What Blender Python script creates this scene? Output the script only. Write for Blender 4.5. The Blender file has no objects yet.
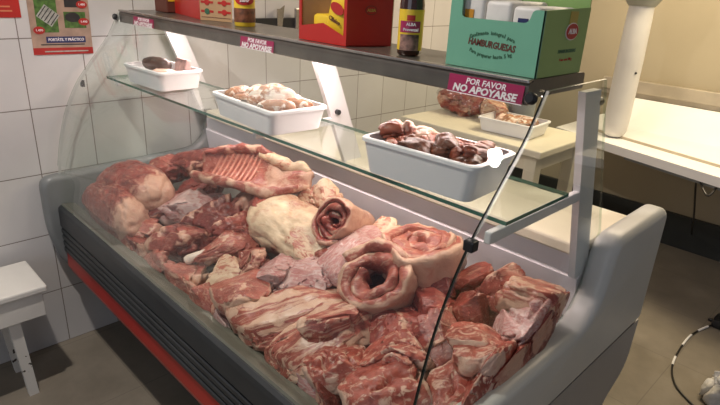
import bpy, bmesh, math, random
from mathutils import Vector, Matrix, noise
C = bpy.context.scene
COL = C.collection
R = math.radians

# ------------------------------------------------------------------ camera
CAM_ROT = Matrix(((0.6972274, -0.2962488, 0.6527715), (0.7152482, 0.2266541, -0.6610960), (0.0478956, 0.9278279, 0.3699209)))
CAM = Vector((2.27503, 0.0, 1.5)); F = 560.75
cd = bpy.data.cameras.new('camera'); co = bpy.data.objects.new('camera', cd); COL.objects.link(co)
co.matrix_world = Matrix.Translation(CAM) @ CAM_ROT.to_4x4()
cd.sensor_fit = 'HORIZONTAL'; cd.sensor_width = 36; cd.lens = 36 * F / 720; cd.clip_start = .02
C.camera = co
def ray(px, py):
    return CAM_ROT @ Vector((px - 360, -(py - 202.5), -F))
def at(px, py, axis, val):              # where a sight line meets a plane of the place
    d = ray(px, py); return CAM + d * ((val - CAM[axis]) / d[axis])

# ------------------------------------------------------------------ materials
def newmat(name):
    m = bpy.data.materials.new(name); m.use_nodes = True
    nt = m.node_tree; nt.nodes.clear()
    out = nt.nodes.new('ShaderNodeOutputMaterial')
    return m, nt, out
def N(nt, t, **kw):
    n = nt.nodes.new(t)
    for k, v in kw.items(): setattr(n, k, v)
    return n
def inp(n, **kw):
    for k, v in kw.items(): n.inputs[k.replace('_', ' ')].default_value = v
def c4(c): return (c[0], c[1], c[2], 1)
def ramp(nt, fac, stops, interp='LINEAR'):
    r = N(nt, 'ShaderNodeValToRGB'); r.color_ramp.interpolation = interp
    e = r.color_ramp.elements
    while len(e) < len(stops): e.new(.5)
    for i, (p, c) in enumerate(stops):
        e[i].position = p; e[i].color = c4(c) if hasattr(c, '__len__') else (c, c, c, 1)
    nt.links.new(fac, r.inputs[0]); return r.outputs[0]
def math_(nt, op, a, b=None, clamp=False):
    n = N(nt, 'ShaderNodeMath', operation=op); n.use_clamp = clamp
    for i, v in enumerate((a, b)):
        if v is None: continue
        if isinstance(v, (int, float)): n.inputs[i].default_value = v
        else: nt.links.new(v, n.inputs[i])
    return n.outputs[0]
def mixc(nt, fac, a, b):
    n = N(nt, 'ShaderNodeMix', data_type='RGBA')
    for i, v in ((0, fac), (6, a), (7, b)):
        if isinstance(v, (int, float)): n.inputs[i].default_value = v
        elif isinstance(v, tuple): n.inputs[i].default_value = c4(v)
        else: nt.links.new(v, n.inputs[i])
    return n.outputs[2]
def pbr(name, col, rough=.5, metal=0, spec=.5, var=.12, scale=8, bump=0, bscale=60, coat=0, emit=None, sss=0):
    m, nt, out = newmat(name)
    b = N(nt, 'ShaderNodeBsdfPrincipled'); inp(b, Roughness=rough, Metallic=metal, Specular_IOR_Level=spec, Coat_Weight=coat)
    tc = N(nt, 'ShaderNodeTexCoord'); nz = N(nt, 'ShaderNodeTexNoise'); inp(nz, Scale=scale, Detail=4.0)
    nt.links.new(tc.outputs['Object'], nz.inputs['Vector'])
    lo = tuple(max(0, x * (1 - var)) for x in col); hi = tuple(min(1, x * (1 + var)) for x in col)
    nt.links.new(ramp(nt, nz.outputs[0], [(.3, lo), (.7, hi)]), b.inputs['Base Color'])
    if bump:
        n2 = N(nt, 'ShaderNodeTexNoise'); inp(n2, Scale=bscale, Detail=3.0); nt.links.new(tc.outputs['Object'], n2.inputs['Vector'])
        bp = N(nt, 'ShaderNodeBump'); inp(bp, Strength=bump, Distance=.004); nt.links.new(n2.outputs[0], bp.inputs['Height']); nt.links.new(bp.outputs[0], b.inputs['Normal'])
    if emit: b.inputs['Emission Color'].default_value = c4(emit[0]); b.inputs['Emission Strength'].default_value = emit[1]
    nt.links.new(b.outputs[0], out.inputs[0]); return m
def glassmat(name, tint, gloss=1.0, f0=.04, rough=0.0):
    m, nt, out = newmat(name)
    t = N(nt, 'ShaderNodeBsdfTransparent'); t.inputs[0].default_value = c4(tint)
    g = N(nt, 'ShaderNodeBsdfGlossy'); inp(g, Roughness=rough); g.inputs[0].default_value = (1, 1, 1, 1)
    lw = N(nt, 'ShaderNodeLayerWeight'); inp(lw, Blend=.5)
    p5 = math_(nt, 'POWER', lw.outputs['Facing'], 5.0)
    fac = math_(nt, 'ADD', math_(nt, 'MULTIPLY', p5, .8 * gloss), f0, True)
    mx = N(nt, 'ShaderNodeMixShader'); nt.links.new(fac, mx.inputs[0]); nt.links.new(t.outputs[0], mx.inputs[1]); nt.links.new(g.outputs[0], mx.inputs[2])
    nt.links.new(mx.outputs[0], out.inputs[0]); return m
def tilemat(name):
    m, nt, out = newmat(name)
    b = N(nt, 'ShaderNodeBsdfPrincipled'); inp(b, Roughness=.22, Specular_IOR_Level=.4)
    tc = N(nt, 'ShaderNodeTexCoord'); sp = N(nt, 'ShaderNodeSeparateXYZ'); nt.links.new(tc.outputs['Object'], sp.inputs[0])
    def line(o, off, per, w):
        f = math_(nt, 'FRACT', math_(nt, 'DIVIDE', math_(nt, 'ADD', o, 10 * per - off), per))
        d = math_(nt, 'ABSOLUTE', math_(nt, 'SUBTRACT', f, .5))
        return math_(nt, 'GREATER_THAN', d, .5 - w / per / 2), math_(nt, 'FLOOR', math_(nt, 'DIVIDE', math_(nt, 'ADD', o, 10 * per - off), per))
    ly, iy = line(sp.outputs['Y'], .57, .2085, .0035); lz, iz = line(sp.outputs['Z'], 0, .25, .0035)
    g = math_(nt, 'MAXIMUM', ly, lz)
    wn = N(nt, 'ShaderNodeTexWhiteNoise', noise_dimensions='2D'); cb = N(nt, 'ShaderNodeCombineXYZ'); nt.links.new(iy, cb.inputs[0]); nt.links.new(iz, cb.inputs[1]); nt.links.new(cb.outputs[0], wn.inputs['Vector'])
    nz = N(nt, 'ShaderNodeTexNoise'); inp(nz, Scale=5.0, Detail=4.0); nt.links.new(tc.outputs['Object'], nz.inputs['Vector'])
    v = math_(nt, 'ADD', math_(nt, 'MULTIPLY', wn.outputs[0], .35), math_(nt, 'MULTIPLY', nz.outputs[0], .65))
    base = ramp(nt, v, [(.2, (.56, .545, .535)), (.8, (.65, .635, .62))])
    nt.links.new(mixc(nt, g, base, (.22, .19, .17)), b.inputs['Base Color'])
    bp = N(nt, 'ShaderNodeBump'); inp(bp, Strength=.4, Distance=.002); nt.links.new(math_(nt, 'SUBTRACT', 1.0, g), bp.inputs['Height']); nt.links.new(bp.outputs[0], b.inputs['Normal'])
    nt.links.new(b.outputs[0], out.inputs[0]); return m
def floormat(name):
    m, nt, out = newmat(name)
    b = N(nt, 'ShaderNodeBsdfPrincipled'); inp(b, Roughness=.45, Specular_IOR_Level=.35)
    tc = N(nt, 'ShaderNodeTexCoord'); sp = N(nt, 'ShaderNodeSeparateXYZ'); nt.links.new(tc.outputs['Object'], sp.inputs[0])
    gs = []
    for o, off in ((sp.outputs['X'], .48), (sp.outputs['Y'], .22)):
        f = math_(nt, 'FRACT', math_(nt, 'DIVIDE', math_(nt, 'ADD', o, 9 - off), .45)); d = math_(nt, 'ABSOLUTE', math_(nt, 'SUBTRACT', f, .5)); gs.append(math_(nt, 'GREATER_THAN', d, .496))
    g = math_(nt, 'MULTIPLY', math_(nt, 'MAXIMUM', *gs), .4)
    n1 = N(nt, 'ShaderNodeTexNoise'); inp(n1, Scale=3.0, Detail=8.0, Roughness=.65); nt.links.new(tc.outputs['Object'], n1.inputs['Vector'])
    base = ramp(nt, n1.outputs[0], [(.3, (.17, .148, .115)), (.55, (.235, .205, .160)), (.75, (.295, .262, .212))])
    nt.links.new(mixc(nt, g, base, (.1, .085, .07)), b.inputs['Base Color'])
    nt.links.new(ramp(nt, n1.outputs[0], [(.3, .35), (.7, .6)]), b.inputs['Roughness'])
    nt.links.new(b.outputs[0], out.inputs[0]); return m
def meatmat(name, dark, light, fat, marb=.55, stretch=(1, 3, 3), mscale=16, thr=.56, rough=.33, bump=.5):
    m, nt, out = newmat(name)
    b = N(nt, 'ShaderNodeBsdfPrincipled'); inp(b, Roughness=rough, Specular_IOR_Level=.45)
    tc = N(nt, 'ShaderNodeTexCoord'); oi = N(nt, 'ShaderNodeObjectInfo')
    off = N(nt, 'ShaderNodeVectorMath', operation='ADD'); nt.links.new(tc.outputs['Object'], off.inputs[0]); nt.links.new(math_(nt, 'MULTIPLY', oi.outputs['Random'], 40.0), off.inputs[1])
    st = N(nt, 'ShaderNodeVectorMath', operation='MULTIPLY'); nt.links.new(off.outputs[0], st.inputs[0]); st.inputs[1].default_value = stretch
    def nz(vec, scale, det=4.0, dist=0.0, rg=.55):
        n = N(nt, 'ShaderNodeTexNoise'); inp(n, Scale=float(scale), Detail=det, Distortion=dist, Roughness=rg); nt.links.new(vec, n.inputs['Vector']); return n.outputs[0]
    n1 = nz(off.outputs[0], 22, 6.0, 0.6, .62); n2 = nz(st.outputs[0], mscale * 1.5, 5.0, 1.6, .6); n3 = nz(off.outputs[0], 42, 5.0, .6, .6); n4 = nz(st.outputs[0], 95, 3.0, .5)
    mus = ramp(nt, n1, [(.36, dark), (.64, light)])
    mus = mixc(nt, math_(nt, 'MULTIPLY', ramp(nt, n4, [(.5, 0.), (.75, 1.)]), .28), mus, tuple(min(1, x * 1.7 + .03) for x in light))
    at_ = N(nt, 'ShaderNodeAttribute', attribute_name='fat')
    fa = math_(nt, 'ADD', at_.outputs['Fac'], math_(nt, 'MULTIPLY', math_(nt, 'SUBTRACT', n3, .5), 1.1))
    fa = ramp(nt, fa, [(.38, 0.), (.62, 1.)])
    ma = math_(nt, 'MULTIPLY', ramp(nt, n2, [(thr, 0.), (thr + .09, 1.)]), marb)
    fac = math_(nt, 'MAXIMUM', fa, ma)
    fc = ramp(nt, n1, [(.3, tuple(x * .84 * y for x, y in zip(fat, (1, .93, .9)))), (.7, fat)])
    fc = mixc(nt, math_(nt, 'MULTIPLY', ramp(nt, nz(off.outputs[0], 26, 4.0, 1.0), [(.54, 0.), (.68, 1.)]), .5), fc, light)
    nt.links.new(mixc(nt, fac, mus, fc), b.inputs['Base Color'])
    bp = N(nt, 'ShaderNodeBump'); inp(bp, Strength=bump, Distance=.006)
    nt.links.new(math_(nt, 'ADD', math_(nt, 'MULTIPLY', n2, .7), math_(nt, 'MULTIPLY', n3, .6)), bp.inputs['Height']); nt.links.new(bp.outputs[0], b.inputs['Normal'])
    nt.links.new(b.outputs[0], out.inputs[0]); return m

M = dict(
    paleedge=glassmat('pale_glass_edge', (.72, .80, .74), f0=.05, rough=.35),
    tile=tilemat('white_wall_tile'), floor=floormat('grey_brown_floor'),
    tan=pbr('tan_paint', (.36, .31, .215), .6, var=.04, scale=2), ceiling=pbr('ceiling_white', (.75, .73, .7), .8),
    bone=pbr('ivory_bone', (.72, .58, .48), .4, scale=60), dark=pbr('black_plastic', (.012, .013, .015), .35),
    rubber=pbr('ribbed_charcoal', (.028, .031, .033), .5, var=.25, scale=5), red=pbr('red_panel', (.36, .022, .016), .35),
    panel=pbr('grey_moulded_plastic', (.50, .51, .49), .38, var=.05, scale=3, bump=.05, bscale=300),
    basegrey=pbr('base_grey', (.30, .29, .28), .45, var=.06, scale=4),
    charcoal=pbr('charcoal_moulding', (.17, .18, .18), .38),
    steel=pbr('brushed_steel', (.42, .39, .36), .26, metal=.9, var=.12, scale=20), darksteel=pbr('dark_steel', (.145, .13, .112), .3, metal=.55, var=.2, scale=14),
    alu=pbr('aluminium', (.52, .46, .36), .38, metal=.6), olive=pbr('olive_steel', (.19, .185, .15), .35, metal=.3),
    welllin=pbr('white_liner', (.86, .82, .87), .3, var=.03), cream=pbr('cream_top', (.72, .66, .52), .45, var=.05),
    white=pbr('white_plastic', (.86, .85, .83), .35, var=.02), lav=pbr('white_tub', (.80, .79, .80), .32, var=.02), whitep=pbr('white_gloss_paint', (.70, .68, .63), .4, var=.04),
    post=pbr('post_grey_white', (.70, .69, .70), .35, var=.03),
    glass=glassmat('clear_glass', (.965, .985, .975), f0=.022), edge=pbr('green_glass_edge', (.05, .14, .105), .15, var=.1), darkedge=pbr('dark_glass_edge', (.012, .022, .018), .6, spec=.1),
    shelfglass=glassmat('shelf_glass', (.93, .965, .95), f0=.05),
    film=glassmat('thin_plastic_film', (.95, .95, .95), f0=.10, rough=.12),
    magenta=pbr('magenta_sign', (.33, .02, .085), .35, var=.05), ink=pbr('white_ink', (.85, .80, .80), .5, var=.02),
    boxred=pbr('box_red', (.44, .018, .014), .35, var=.08), kraft=pbr('kraft_board', (.43, .27, .14), .6, var=.06), kraftin=pbr('kraft_inside', (.55, .36, .19), .7, var=.08),
    green=pbr('box_teal', (.16, .41, .28), .42, var=.04), green2=pbr('box_green', (.25, .40, .13), .42, var=.05), gold=pbr('gold_print', (.42, .33, .06), .45),
    inkbrown=pbr('brown_ink', (.12, .035, .02), .6), inkred=pbr('red_ink', (.42, .02, .015), .5), inkgreen=pbr('dark_green_ink', (.04, .13, .07), .5), inkblue=pbr('navy_ink', (.018, .025, .11), .5), inkdark=pbr('dark_print', (.03, .028, .028), .5), inkgrey=pbr('pale_print', (.42, .42, .38), .6, var=.3, scale=60), inkleaf=pbr('leaf_print', (.07, .15, .03), .6, var=.5, scale=70), inkgold=pbr('orange_print', (.55, .25, .02), .5),
    yellow=pbr('yellow_print', (.75, .52, .03), .4, var=.1), sauce=pbr('dark_sauce_glass', (.035, .008, .004), .08, var=.3, coat=.6), poster=pbr('poster_paper', (.40, .27, .20), .5, var=.2, scale=25),
    blackpud=pbr('black_sausage', (.045, .022, .018), .3, var=.5, scale=50, bump=.4), pale=pbr('pale_meat', (.72, .50, .40), .4, var=.15, scale=40, bump=.2),
    wire=pbr('black_wire', (.02, .018, .015), .4), bag=pbr('white_bag', (.68, .66, .62), .45, bump=.5, bscale=30), teal=pbr('dark_skirting', (.02, .024, .024), .35),
    chip=pbr('chipped_dark_wood', (.05, .035, .025), .7),
)
def chipmat():
    m, nt, out = newmat('chipped_white_paint'); b = N(nt, 'ShaderNodeBsdfPrincipled'); inp(b, Roughness=.45)
    tc = N(nt, 'ShaderNodeTexCoord'); n1 = N(nt, 'ShaderNodeTexNoise'); inp(n1, Scale=48.0, Detail=2.0); nt.links.new(tc.outputs['Object'], n1.inputs['Vector'])
    n2 = N(nt, 'ShaderNodeTexNoise'); inp(n2, Scale=9.0, Detail=1.0); nt.links.new(tc.outputs['Object'], n2.inputs['Vector'])
    v = math_(nt, 'ADD', math_(nt, 'MULTIPLY', n1.outputs[0], .75), math_(nt, 'MULTIPLY', n2.outputs[0], .35))
    nt.links.new(ramp(nt, v, [(.665, (.70, .68, .63)), (.68, (.06, .045, .035))]), b.inputs['Base Color']); nt.links.new(b.outputs[0], out.inputs[0]); return m
M['whitechip'] = chipmat()
MEAT = dict(
    red=meatmat('red_meat', (.135, .018, .013), (.34, .070, .050), (.62, .36, .26), .6),
    deep=meatmat('deep_red_meat', (.085, .010, .008), (.22, .036, .026), (.54, .29, .21), .45, thr=.58),
    pink=meatmat('pink_meat', (.23, .046, .032), (.43, .125, .090), (.64, .40, .29), .6, thr=.54),
    slab=meatmat('streaky_meat', (.22, .040, .027), (.42, .115, .080), (.68, .44, .32), .85, stretch=(.35, 3, 3), mscale=9, thr=.50),
    fat=meatmat('cream_fat', (.36, .085, .055), (.46, .17, .11), (.72, .54, .37), .8, thr=.42),
    lav=meatmat('silver_skin', (.36, .13, .12), (.48, .25, .23), (.60, .43, .40), .75, thr=.47, rough=.25),
    marb=meatmat('marbled_meat', (.22, .034, .024), (.41, .10, .07), (.68, .45, .35), .9, stretch=(1, 1.4, 1), mscale=20, thr=.53),
    liver=meatmat('liver', (.040, .009, .004), (.19, .052, .020), (.34, .13, .055), .4, thr=.62, rough=.36, bump=.6),
    offal=meatmat('offal', (.12, .018, .009), (.34, .080, .036), (.58, .38, .28), .45, thr=.62, rough=.36),
    crumb=meatmat('floured_meat', (.26, .10, .045), (.48, .22, .10), (.82, .75, .66), .95, stretch=(1, 1, 1), mscale=22, thr=.52, rough=.6),
)

# ------------------------------------------------------------------ object helpers
def wm(o):
    m = o.matrix_basis.copy()
    if o.parent: m = wm(o.parent) @ o.matrix_parent_inverse @ m
    return m
def link(name, me, mats, parent=None, world=True, smooth=False):
    o = bpy.data.objects.new(name, me); COL.objects.link(o)
    for m in (mats if isinstance(mats, (list, tuple)) else [mats]): me.materials.append(m)
    if smooth:
        for p in me.polygons: p.use_smooth = True
    if parent:
        o.parent = parent
        if world: o.matrix_parent_inverse = wm(parent).inverted()
    return o
def obj(name, bm, mats, parent=None, smooth=False, world=True):
    me = bpy.data.meshes.new(name); bmesh.ops.recalc_face_normals(bm, faces=bm.faces)
    if smooth:
        for e in bm.edges:
            if len(e.link_faces) == 2 and e.calc_face_angle(0) > R(42): e.smooth = False
    bm.to_mesh(me); bm.free()
    return link(name, me, mats, parent, world, smooth)
def tag(o, label, cat, group=None, kind=None):
    if kind: o['kind'] = kind
    if label: o['label'] = label
    if cat: o['category'] = cat
    if group: o['group'] = group
    return o
def empty(name, loc, label, cat, group=None, rz=0):
    o = bpy.data.objects.new(name, None); COL.objects.link(o); o.location = loc; o.rotation_euler = (0, 0, rz); o.empty_display_size = .05
    return tag(o, label, cat, group)
def B(): return bmesh.new()
def box(bm, lo, hi, bev=0, mtx=None, mi=0, seg=2):
    r = bmesh.ops.create_cube(bm, size=1); vs = r['verts']
    for v in vs: v.co = Vector([(lo[i] + hi[i]) / 2 + v.co[i] * (hi[i] - lo[i]) for i in range(3)])
    if bev:
        es = list({e for v in vs for e in v.link_edges})
        g = bmesh.ops.bevel(bm, geom=es, offset=bev, segments=seg, affect='EDGES', profile=.5); vs = list({v for f in g['faces'] for v in f.verts} | {v for v in vs if v.is_valid})
    fs = {f for v in vs for f in v.link_faces}
    for f in fs: f.material_index = mi
    if mtx: bmesh.ops.transform(bm, matrix=mtx, verts=vs)
    return vs
def prism(bm, prof, x0, x1, axis=0, capmi=0, mi=0):
    """profile points in the two other axes, extruded along axis"""
    def P(u, a, b): return Vector((u, a, b)) if axis == 0 else Vector((a, u, b)) if axis == 1 else Vector((a, b, u))
    A = [bm.verts.new(P(x0, *p)) for p in prof]; Z = [bm.verts.new(P(x1, *p)) for p in prof]; n = len(prof)
    f = bm.faces.new(A); f.material_index = capmi; f = bm.faces.new(Z[::-1]); f.material_index = capmi
    for i in range(n):
        f = bm.faces.new((A[i], Z[i], Z[(i + 1) % n], A[(i + 1) % n])); f.material_index = mi
    return A + Z
def tube(bm, pts, r, seg=10, cap=True):
    pts = [Vector(p) for p in pts]; rings = []; n = len(pts)
    up = Vector((0, 0, 1))
    for i, p in enumerate(pts):
        t = (pts[min(i + 1, n - 1)] - pts[max(i - 1, 0)]).normalized()
        a = t.cross(up if abs(t.dot(up)) < .95 else Vector((1, 0, 0))).normalized(); b = t.cross(a)
        rr = r[i] if isinstance(r, (list, tuple)) else r
        rings.append([bm.verts.new(p + (a * math.cos(q) + b * math.sin(q)) * rr) for q in [2 * math.pi * k / seg for k in range(seg)]])
    for i in range(n - 1):
        for k in range(seg): bm.faces.new((rings[i][k], rings[i][(k + 1) % seg], rings[i + 1][(k + 1) % seg], rings[i + 1][k]))
    if cap: bm.faces.new(rings[0][::-1]); bm.faces.new(rings[-1])
def lathe(bm, prof, c, seg=28, mats=None):
    rings = [[bm.verts.new((c[0] + r * math.cos(2 * math.pi * k / seg), c[1] + r * math.sin(2 * math.pi * k / seg), c[2] + z)) for k in range(seg)] for r, z in prof]
    for i in range(len(prof) - 1):
        for k in range(seg):
            f = bm.faces.new((rings[i][k], rings[i][(k + 1) % seg], rings[i + 1][(k + 1) % seg], rings[i + 1][k]))
            if mats: f.material_index = mats[i]
    bm.faces.new(rings[0][::-1]); bm.faces.new(rings[-1])
def smoothpath(pts, n=8):
    pts = [Vector(p) for p in pts]; out = []
    for i in range(len(pts) - 1):
        p0, p1, p2, p3 = pts[max(i - 1, 0)], pts[i], pts[i + 1], pts[min(i + 2, len(pts) - 1)]
        for k in range(n):
            t = k / n
            out.append(.5 * ((2 * p1) + (p2 - p0) * t + (2 * p0 - 5 * p1 + 4 * p2 - p3) * t * t + (3 * p1 - p0 - 3 * p2 + p3) * t ** 3))
    return out + [pts[-1]]
def frame(o, ex, ez):                     # matrix with local x along ex and local z near ez
    ex = Vector(ex).normalized(); ez = Vector(ez); ey = ez.cross(ex).normalized(); ez = ex.cross(ey)
    return Matrix(((ex.x, ey.x, ez.x, o[0]), (ex.y, ey.y, ez.y, o[1]), (ex.z, ey.z, ez.z, o[2]), (0, 0, 0, 1)))
def text(name, s, size, mtx, m, parent, bold=0, shear=0, extr=.0004, sx=1):
    cu = bpy.data.curves.new(name, 'FONT'); cu.body = s; cu.size = size; cu.extrude = extr; cu.offset = bold; cu.shear = shear
    cu.align_x = 'CENTER'; cu.align_y = 'CENTER'; cu.resolution_u = 2
    t = bpy.data.objects.new(name, cu); COL.objects.link(t)
    me = bpy.data.meshes.new_from_object(t.evaluated_get(bpy.context.evaluated_depsgraph_get()))
    bpy.data.objects.remove(t); bpy.data.curves.remove(cu)
    me.transform(mtx @ Matrix.Diagonal((sx, 1, 1, 1)))
    me.materials.clear()
    return link(name, me, m, parent)
def ellipse(bm, mtx, a, b, d=.0008, seg=32):
    vs = prism(bm, [(a * math.cos(2 * math.pi * k / seg), b * math.sin(2 * math.pi * k / seg)) for k in range(seg)], 0, d, axis=2)
    bmesh.ops.transform(bm, matrix=mtx, verts=vs)
def plate(bm, mtx, w, h, d=.0006):
    box(bm, (-w / 2, -h / 2, 0), (w / 2, h / 2, d), mtx=mtx)

# ------------------------------------------------------------------ the setting
def struct(name, bm, m): return tag(obj(name, bm, m), None, None, kind='structure')
bm = B(); box(bm, (-.12, -.75, 0), (0, 3.78, 2.7)); struct('wall_back', bm, M['tile'])
bm = B(); box(bm, (-.12, 3.78, 0), (4.4, 3.9, 2.7)); struct('wall_right', bm, M['tan'])
bm = B(); box(bm, (-.12, -3.2, -.1), (4.4, 3.9, 0)); struct('floor', bm, M['floor'])
bm = B(); box(bm, (-.12, -3.2, 2.7), (4.4, 3.9, 2.8)); struct('ceiling', bm, M['ceiling'])
bm = B(); box(bm, (.002, 3.755, 0), (4.4, 3.78, .215)); struct('baseboard_right', bm, M['teal'])
bm = B(); box(bm, (.75, 3.745, .915), (4.0, 3.779, .99), .004); box(bm, (.75, 3.76, .885), (4.0, 3.779, .915)); struct('trim_1', bm, M['alu'])

# ------------------------------------------------------------------ the display case
case = empty('display_case', (.95, 1.1, 0), 'long refrigerated butcher display case with tilted glass front, ribbed black bumper and red lower band', 'display case')
XL, XR = .02, 1.877
GL = [(.905, 1.338), (.862, 1.262), (.812, 1.2), (.768, 1.148), (.718, 1.082), (.668, .982), (.632, .86), (.606, .72), (.597, .635)]
def offs(pr, t):
    out = []
    for i, p in enumerate(pr):
        a = Vector(pr[max(i - 1, 0)]); b = Vector(pr[min(i + 1, len(pr) - 1)]); d = (b - a).normalized(); out.append((p[0] - d.y * t * 1.0, p[1] + d.x * t))
    return out
def dens(pr):
    return [(v.x, v.y) for v in smoothpath([(a, b, 0) for a, b in pr], 4)]
gp = dens(GL); gi = offs(gp, .010)
bm = B(); prism(bm, gp + gi[::-1], .055, 1.812, capmi=1); fg = [f for f in bm.faces if f.material_index == 1 and f.calc_center_median().x < .5]
for f in fg: f.material_index = 2
obj('front_glass', bm, [M['glass'], M['darkedge'], pbr('shine_glass_edge', (.42, .43, .41), .4)], case, True)  # white shine on the far end cap is put into its pale edge colour
# end panels: flat low run at the front, rising to a raised rear part
def rnd(pts, rads, n=6):
    out = []; L = len(pts)
    for i, p in enumerate(pts):
        p = Vector(p); r = rads[i]
        if not r: out.append(tuple(p)); continue
        a = Vector(pts[i - 1]) - p; b = Vector(pts[(i + 1) % L]) - p; ra = min(r, a.length * .49, b.length * .49)
        A = p + a.normalized() * ra; Bq = p + b.normalized() * ra
        for k in range(n + 1):
            t = k / n; out.append(tuple(A * (1 - t) ** 2 + p * 2 * t * (1 - t) + Bq * t * t))
    return out
PROF = rnd([(.543, .53), (.543, .757), (1.225, .772), (1.262, .968), (1.60, .972), (1.60, .615), (.84, .60), (.80, .17), (.66, .285), (.578, .40)], [.06, .05, .16, .05, .045, .03, .03, .05, .06, .05])
def endpanel(x0, x1, m, r=.022):
    pr = [Vector((p[0], p[1], 0)) for p in PROF]; dense = []
    for i, p in enumerate(pr):
        q = pr[(i + 1) % len(pr)]; k = max(1, int((q - p).length / .03))
        if (q - p).length < 1e-5: continue
        dense += [p.lerp(q, t / k) for t in range(k)]
    n = len(dense); area2 = sum(dense[i].x * dense[(i + 1) % n].y - dense[(i + 1) % n].x * dense[i].y for i in range(n)); sg = 1 if area2 > 0 else -1
    nr = []
    for i in range(n):
        t = (dense[(i + 1) % n] - dense[i - 1]).normalized(); nr.append(Vector((-t.y, t.x, 0)) * sg)      # inward
    bm = B(); rings = []
    for x, ins in [(x0 + r * (1 - math.cos(q)), r * (1 - math.sin(q))) for q in [math.pi / 2 * k / 5 for k in range(6)]] + [(x1 - r * (1 - math.cos(q)), r * (1 - math.sin(q))) for q in [math.pi / 2 * k / 5 for k in range(5, -1, -1)]]:
        rings.append([bm.verts.new((x, (dense[i] + nr[i] * ins).x, (dense[i] + nr[i] * ins).y)) for i in range(n)])
    for A, Z in zip(rings, rings[1:]):
        for i in range(n): bm.faces.new((A[i], A[(i + 1) % n], Z[(i + 1) % n], Z[i]))
    bm.faces.new(rings[0]); bm.faces.new(rings[-1])
    return obj('end_panel', bm, m, case, True)
endpanel(1.812, XR, M['panel'])
endpanel(XL, .078, M['charcoal'])['label'] = 'dark grey far end panel'
BASE = rnd([(.66, .40), (.75, .60), (1.598, .612), (1.59, .45), (1.45, .38), (1.42, .06), (.86, .06), (.80, .2)], [0, 0, 0, .06, .06, 0, 0, .05])
for x0, x1 in ((1.80, 1.872), (.025, .07)):
    bm = B(); prism(bm, BASE, x0, x1); obj('base_side', bm, M['basegrey'], case)
bm = B(); prism(bm, [(.645, .43), (.70, .55), (1.40, .55), (1.40, .06), (.87, .06), (.83, .15)], .085, 1.799); obj('base_body', bm, M['dark'], case)
bm = B(); box(bm, (.15, .92, 0), (1.75, 1.38, .06)); obj('plinth', bm, M['dark'], case)
# bumper with grooves
bp = [(.64, .446), (.596, .446)]
z = .449
for k in range(4):
    bp += [(.589, z), (.586, z + .004), (.586, z + .0165), (.589, z + .0205), (.600, z + .022), (.600, z + .026)]; z += .026
bp += [(.588, .554), (.585, .560), (.586, .618), (.588, .634), (.596, .642), (.640, .642), (.64, .60)]
bm = B(); prism(bm, bp, .078, 1.811); obj('bumper', bm, M['rubber'], case)
bm = B(); prism(bm, [(.594, .447), (.64, .447), (.66, .352), (.602, .352), (.590, .385)], .078, 1.811); obj('red_band', bm, M['red'], case)
bm = B(); prism(bm, [(.600, .6425), (.604, .648), (.650, .638), (.668, .60), (.64, .59), (.64, .6425)], .078, 1.811); obj('front_lip', bm, M['olive'], case)
# well: sloped deck and white back wall
bm = B(); prism(bm, [(.668, .60), (1.245, .735), (1.245, .705), (.668, .57)], .078, 1.811); obj('meat_deck', bm, M['darksteel'], case)
bm = B(); prism(bm, [(1.245, .72), (1.228, .85), (1.236, .856), (1.236, .93), (1.262, .93), (1.275, .72)], .079, 1.811); obj('well_back', bm, M['welllin'], case)
bm = B(); box(bm, (.13, 1.205, .915), (1.81, 1.50, .947), .006); obj('work_deck', bm, M['cream'], case)
bm = B(); box(bm, (.112, 1.203, .913), (.13, 1.235, .949), .003); obj('deck_end_cap', bm, M['dark'], case)
bm = B(); box(bm, (.08, 1.48, .50), (1.811, 1.59, .90), .01); obj('rear_panel', bm, M['basegrey'], case)
# counter on top
ct = B(); prism(ct, rnd([(.902, 1.306), (.902, 1.343), (.912, 1.35), (1.116, 1.35), (1.116, 1.318), (.94, 1.318), (.93, 1.306)], [.004, .008, .004, .01, 0, 0, 0]), .07, 1.783)
ctop = obj('counter_top', ct, M['darksteel'], case)
bm = B(); box(bm, (.07, .899, 1.3445), (1.783, .916, 1.3515), .002); obj('front_trim', bm, M['steel'], ctop)
bm = B(); tube(bm, [(.15, 1.085, 1.303), (1.72, 1.085, 1.303)], .011, 12); obj('lamp_tube', bm, pbr('lamp_tube', (.9, .85, .85), emit=((1, .82, .8), 9)), ctop)
# posts
for i, (px, lab) in enumerate(((.085, None), (1.0, None), (1.804, None))):
    bm = B(); w = .035 if i else .03
    wd = .068 if i == 2 else .075; o_ = .022 if i == 2 else 0; prism(bm, [(1.05 + o_, 1.318), (1.05 + wd + o_, 1.318), (1.21 + wd, .86 if i == 2 else .93), (1.21, .86 if i == 2 else .93)], px - .008, px + .008)
    po = obj('shelf_post', bm, M['post'], case)
    bm = B(); box(bm, (px - .007, .80 if i == 2 else .86, 1.074), (px + .007, 1.15, 1.098), .003); obj('shelf_arm', bm, M['post'], po)
    bm = B(); tube(bm, [(px, 1.16, 1.115), (px + .02, 1.16, 1.115)] if i < 2 else [(px, 1.185, 1.10), (px, 1.203, 1.10)], .008, 12)
    if i == 2: obj('clamp_screw', bm, M['dark'], po); bm = B(); tube(bm, [(px, 1.145, 1.29), (px, 1.166, 1.29)], .009, 12)
    obj('clamp_screw', bm, M['dark'], po)
bm = B()
sh = [(.055, .834), (1.812, .845), (1.812, 1.085), (.055, 1.085)]
prism(bm, sh, 1.100, 1.108, axis=2, mi=1); obj('glass_shelf', bm, [M['shelfglass'], M['edge']], case)
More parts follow.
